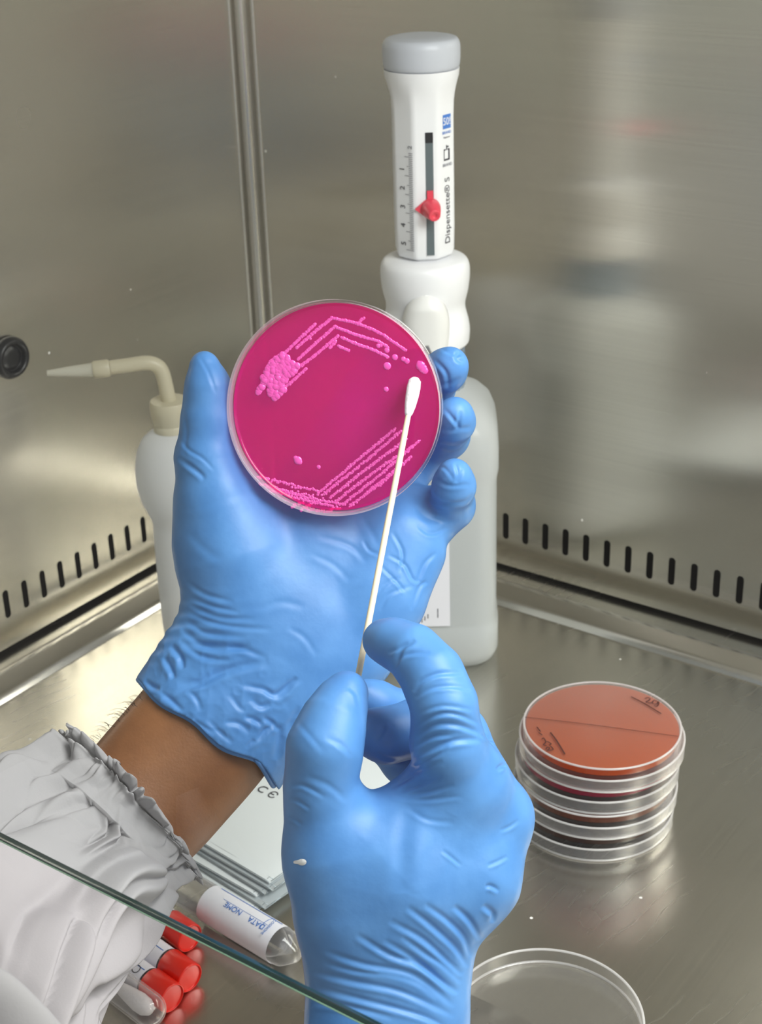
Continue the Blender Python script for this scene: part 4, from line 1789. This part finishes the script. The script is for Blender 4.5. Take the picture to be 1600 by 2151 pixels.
def glove_right():
    F = Field(pc(590, 1285, .59) * np.array([1, 1, 0]) + np.array([0, 0, .515]), pc(1125, 2340, .60) * np.array([1, 1, 0]) + np.array([0, 0, .645]), HV)
    hand = F.new()
    k = .010
    # back of the hand
    F.chain(hand, [(800, 1960, .575, 150), (830, 1830, .572, 165), (910, 1745, .574, 122)], sw=1.35, k=k)
    F.chain(hand, [(720, 1900, .570, 105), (708, 1790, .568, 104), (682, 1700, .568, 78)], sw=1.2, k=k)
    F.chain(hand, [(900, 1950, .578, 105), (975, 1830, .578, 112), (1015, 1740, .582, 86)], sw=1.2, k=k)
    F.chain(hand, [(850, 1800, .572, 98), (930, 1700, .572, 88), (970, 1640, .570, 84)], sw=1.25, k=k)
    F.chain(hand, [(1000, 1650, .577, 66), (1040, 1710, .586, 62), (1030, 1790, .592, 60)], sw=1.0, k=k)   # knuckle row
    # wrist
    F.chain(hand, [(800, 1960, .577, 160), (815, 2070, .578, 158), (812, 2180, .576, 158), (800, 2400, .572, 172)], sw=1.35, k=k)
    thumb = F.new()
    F.chain(thumb, [(700, 1770, .568, 90), (674, 1650, .563, 69), (683, 1570, .560, 72), (703, 1505, .563, 57), (722, 1462, .567, 41), (730, 1448, .568, 34)], k=.007)
    idx = F.new()
    F.chain(idx, [(962, 1640, .570, 88), (940, 1560, .560, 72), (932, 1480, .556, 63), (905, 1415, .559, 60), (868, 1370, .565, 53), (825, 1350, .572, 46), (803, 1345, .576, 42)], k=.006)
    mid = F.new()
    F.chain(mid, [(1010, 1640, .590, 64), (960, 1545, .598, 60), (880, 1528, .596, 58), (810, 1545, .590, 55), (760, 1535, .588, 46)], k=.005)
    rng = F.new()
    F.chain(rng, [(1020, 1700, .605, 60), (950, 1560, .622, 54), (850, 1500, .617, 46), (790, 1475, .610, 42), (765, 1465, .607, 38)], k=.005)
    lit = F.new()
    F.chain(lit, [(1020, 1740, .612, 56), (930, 1640, .628, 50), (850, 1600, .625, 44), (810, 1570, .618, 38)], k=.005)
    d = smin(hand, thumb, .006)
    d = smin(d, idx, .008)
    oth = np.minimum(np.minimum(mid, rng), lit)
    d = smin(d, oth, .0035)
    V, Q = surface_nets(d, F.lo, F.h)
    V, Q = keep_largest(V, Q)
    V = relax(V, Q, 4)
    N = vnormals(V, Q)
    z = lambda p: zz(560, 1270, 2.4414, p)
    st = [
        (z([(600, 1720), (760, 1820), (900, 1930), (985, 1990)]), 8, .9), (z([(630, 1620), (800, 1715), (930, 1830), (1000, 1900)]), 8, .9),
        (z([(720, 1550), (850, 1650), (970, 1760), (1030, 1860)]), 8, 1.0), (z([(810, 1535), (930, 1620), (1015, 1710), (1045, 1810)]), 8, 1.0),
        (z([(960, 1545), (1040, 1620), (1100, 1720)]), 8, 1.0), (z([(460, 1690), (620, 1790), (800, 1860), (965, 2000)]), 8, .9),
        (z([(300, 1780), (500, 1845), (750, 1900), (965, 2060)]), 8, .8), (z([(220, 1880), (450, 1935), (700, 1990), (965, 2110)]), 8, .8),
        (z([(250, 1960), (500, 2030), (800, 2110), (950, 2190)]), 8, .8), (z([(1110, 1540), (1160, 1585), (1155, 1630)]), 8, 1.0),
        (z([(690, 1700), (800, 1780), (905, 1850), (1000, 1940)]), 7, .6), (z([(560, 1880), (750, 1930), (880, 2020)]), 7, .5),
        (z([(300, 1840), (450, 1880), (620, 1900)]), 6, .4), (z([(230, 2040), (420, 2060), (650, 2120)]), 8, .6),
        (z([(750, 450), (800, 390), (880, 355), (1000, 350)]), 7, .8), (z([(755, 480), (850, 430), (960, 420), (1050, 440)]), 6, .5),
        (z([(650, 330), (690, 230), (760, 180)]), 7, .9), (z([(620, 250), (660, 230), (720, 190)]), 5, .5), (z([(665, 300), (720, 255), (840, 240)]), 6, .6),
        (z([(770, 560), (900, 520), (1060, 540)]), 6, .45), (z([(760, 630), (860, 570), (960, 560), (1090, 610)]), 6, .7),
        (z([(760, 680), (860, 620), (980, 620), (1110, 665)]), 7, .8), (z([(740, 740), (850, 680), (960, 670)]), 6, .6), (z([(730, 800), (850, 740), (960, 700), (1100, 690)]), 8, .9),
        (z([(720, 850), (840, 790), (930, 730)]), 7, .7), (z([(610, 960), (700, 900), (800, 840), (900, 800)]), 8, .7), (z([(620, 970), (760, 930), (900, 880)]), 7, .6),
        (z([(640, 975), (800, 965), (960, 920)]), 7, .6), (z([(660, 985), (820, 1000), (1000, 980)]), 6, .35), (z([(720, 1040), (820, 1100), (960, 1120)]), 7, .3),
        (z([(690, 1480), (690, 1250), (730, 1020)]), 26, .8), (z([(760, 1500), (850, 1280), (960, 1080)]), 26, .5),
        (z([(1100, 660), (1150, 690), (1180, 690)]), 6, .8), (z([(1180, 850), (1210, 825), (1235, 830)]), 6, 1.0), (z([(1130, 1340), (1180, 1320), (1235, 1290)]), 5, .5),
        (z([(1120, 1450), (1150, 1445), (1195, 1470)]), 6, .8), (z([(1190, 1160), (1240, 1140), (1290, 1105)]), 5, .4), (z([(900, 1260), (950, 1300), (1000, 1340)]), 5, .4),
        (z([(120, 930), (190, 930), (300, 990)]), 6, .4), (z([(115, 1000), (160, 1010), (220, 1050)]), 5, .4), (z([(110, 1090), (140, 1100), (180, 1130)]), 5, .35),
        (z([(160, 600), (230, 680), (300, 760)]), 8, .25), (z([(300, 680), (380, 720), (440, 780)]), 8, .3), (z([(200, 880), (320, 930), (420, 1010)]), 9, .3),
        (z([(420, 420), (460, 460), (480, 540)]), 6, .35), (z([(560, 700), (600, 640), (590, 620)]), 6, .5), (z([(560, 760), (620, 790), (720, 800)]), 6, .5),
    ]
    D = creases(V, N, st, .5)
    D += .00035 * vnoise(V * 60)
    V = V + N * D[:, None]
    g = mesh_obj('glove', c2w(V), Q, M_GLOVE, person)
    g['label'] = 'blue glove pinching the swab, seen from the back of the hand'
    # small white drop-shaped spot on the glove near its left edge
    px = to_px(V)
    best = {}

    def surf(x, y):
        dd = (px[:, 0] - x) ** 2 + (px[:, 1] - y) ** 2 + np.where((N * unit_rows(V)).sum(1) < -.05, 0, 1e6)
        i = np.argmin(dd)
        return V[i], N[i]
    c, n = surf(634, 1811)
    V2, F2 = [], []
    out = []
    for kx in range(28):
        a = 2 * math.pi * kx / 28
        out.append((634 + 9.5 * math.cos(a) * (1 if math.cos(a) > -.86 else 1.9), 1811 + 7 * math.sin(a)))
    V2 = [pc(x, y, surf(x, y)[0][2] - .0003) for x, y in out] + [pc(634, 1811, c[2] - .0009)]
    F2 = [(i, (i + 1) % 28, 28) for i in range(28)]
    mesh_obj('white_spot', c2w(np.array(V2)), F2, plain('matte_white_spot', (.8, .8, .8), .6), g)


glove_left()
glove_right()


def limb(pts, n=96, m=120, sw=1.0):
    """loft around a camera-space path: (x,y,depth,half width px); sw flattens along the view"""
    A = np.array([list(pc(*p[:3])) + [p[3] * p[2] / FPX] for p in pts])
    L = spline(A, m)
    T = np.gradient(L[:, :3], axis=0)
    T /= np.linalg.norm(T, axis=1)[:, None]
    dep = np.array([0, 0, -1.0])
    B = dep - T * (T @ dep)[:, None]
    B /= np.linalg.norm(B, axis=1)[:, None]
    S_ = np.cross(T, B)
    a = np.linspace(0, 2 * math.pi, n, endpoint=False)
    return L, T, B, S_, a


# forearm
L, T, B, S_, a = limb([(570, 1375, .668, 136), (490, 1465, .665, 150), (428, 1540, .660, 157), (298, 1690, .648, 154), (190, 1820, .628, 140), (60, 1970, .600, 140)], 128, 140)
prof = (np.cos(a)[None, :, None] * S_[:, None, :] + (.62) * np.sin(a)[None, :, None] * B[:, None, :])
V = L[:, None, :3] + prof * L[:, 3][:, None, None]
V = V.reshape(-1, 3)
V = V + .0006 * vnoise(V * 45)[:, None] * unit_rows(prof.reshape(-1, 3))
n, mm = 128, 140
Q = np.array([(i * n + j, i * n + (j + 1) % n, (i + 1) * n + (j + 1) % n, (i + 1) * n + j) for i in range(mm - 1) for j in range(n)])
fa = mesh_obj('forearm', c2w(V), Q[:, ::-1].copy(), M_SKIN, person)
fa['label'] = 'bare brown forearm between glove cuff and sleeve'
b = MB()
for i in range(46):
    t_ = random.uniform(0, 1)
    x, y = 300 - 115 * t_ + random.uniform(-3, 10), 1455 + 112 * t_ + random.uniform(-2, 8)
    d_ = .648 - .012 * t_
    ang = random.uniform(-.4, .5)
    ln = random.uniform(22, 48)
    dxh, dyh = -math.cos(.9 + ang) * ln, -math.sin(.9 + ang) * ln * .55 + ln * .35
    pts = [pc(x, y, d_), pc(x + dxh * .5, y + dyh * .5 - 4, d_ - .001), pc(x + dxh, y + dyh, d_ - .002)]
    V2, F2 = tube(c2w(spline(pts, 8)), np.linspace(.00009, .00003, 8), 5)
    b.add(V2, F2)
hr = b.build('arm_hair', plain('black_hair', (.01, .008, .006), .5), fa)
hr['kind'] = 'stuff'

# sleeve: gathered cuff, then billowing cloth
path = [(274, 1682, .643, 178), (252, 1702, .640, 181), (215, 1738, .634, 188), (165, 1790, .624, 208), (90, 1875, .602, 224), (5, 1970, .577, 250), (-95, 2090, .545, 290), (-260, 2260, .51, 320)]
n, mm = 480, 340
L, T, B, S_, a = limb(path, n, mm)
u = np.linspace(0, 1, mm)
prof = (np.cos(a)[None, :, None] * S_[:, None, :] + .64 * np.sin(a)[None, :, None] * B[:, None, :])
prof = np.broadcast_to(prof, (mm, n, 3)).copy()
base = L[:, None, :3] + prof * L[:, 3][:, None, None]
nrm = unit_rows(prof.reshape(-1, 3))
uu = np.repeat(u, n)
aa = np.tile(a, mm)
ring = np.stack([np.cos(aa), np.sin(aa)], 1)
wp = vnoise(np.column_stack([ring * 2.2 + 4, uu * 5]))
wq = vnoise(np.column_stack([ring * 1.3 + 14, uu * 9]))
aw = aa + (.10 + .5 * uu) * wp
rw = np.stack([np.cos(aw), np.sin(aw)], 1)
rid = lambda f, k, o: 2.6 * np.abs(vnoise(np.column_stack([rw * f + o, uu * k + o]))) - .55
gath = np.exp(-(uu / .17) ** 2)
seam = .105 + .016 * np.sin(aa * 4 + 1) + .022 * wp
g1 = rid(12, 3.0, 2.0)                 # tight gathers at the elastic
g2 = rid(8, 4.0, 5.0)
f1 = rid(3.4, 2.2, 3.0)                # long folds running down the sleeve
f2 = rid(6.5, 5.0, 8.0)
f3 = vnoise(np.column_stack([ring * 1.6 + 9, uu * 3]))
out_ = np.clip(uu * 6, 0, 1)
D = (.0032 * gath * g1 + .0036 * gath * g2) + .0082 * (1 - .7 * gath) * f1 * out_ + .0044 * (1 - .5 * gath) * f2 * out_ + .007 * f3 * out_
D += -.0028 * np.exp(-((uu - seam) / .012) ** 2) * (1 + .6 * g2) + .0020 * np.exp(-((uu - seam - .03) / .018) ** 2) + .0005 * np.exp(-((uu - .045) / .03) ** 2)
D = np.where((uu < .32) & (D < 0), -.0026 * (1 - np.exp(np.minimum(D, 0) / .0026)), D)
D += -.0030 * np.exp(-(uu / .005) ** 2)
lipx = .0011 * np.exp(-(uu / .04) ** 2) * g1
V = base.reshape(-1, 3) + nrm * D[:, None] + np.repeat(T, n, axis=0) * lipx[:, None]
Q = np.array([(i * n + j, i * n + (j + 1) % n, (i + 1) * n + (j + 1) % n, (i + 1) * n + j) for i in range(mm - 1) for j in range(n)])
sl = mesh_obj('sleeve', c2w(V), Q[:, ::-1].copy(), M_CLOTH, person)
sl['label'] = 'white cotton coat sleeve with gathered elastic cuff'
md = sl.modifiers.new('thickness', 'SOLIDIFY')
md.thickness = .0008
md.offset = -1

L, T, B, S_, a = limb([(-120, 2050, .46, 60), (-60, 2110, .462, 100), (20, 2190, .462, 118), (80, 2280, .46, 120)], 96, 80)
prof = (np.cos(a)[None, :, None] * S_[:, None, :] + .5 * np.sin(a)[None, :, None] * B[:, None, :])
V = (L[:, None, :3] + prof * L[:, 3][:, None, None]).reshape(-1, 3)
V = V + (.003 * vnoise(V * 40))[:, None] * unit_rows(np.broadcast_to(prof, (80, 96, 3)).reshape(-1, 3))
Q = np.array([(i * 96 + j, i * 96 + (j + 1) % 96, (i + 1) * 96 + (j + 1) % 96, (i + 1) * 96 + j) for i in range(79) for j in range(96)])
fo = mesh_obj('coat_fold', c2w(V), Q[:, ::-1].copy(), M_CLOTH, person)
fo['label'] = 'white coat fold at the bottom left corner'
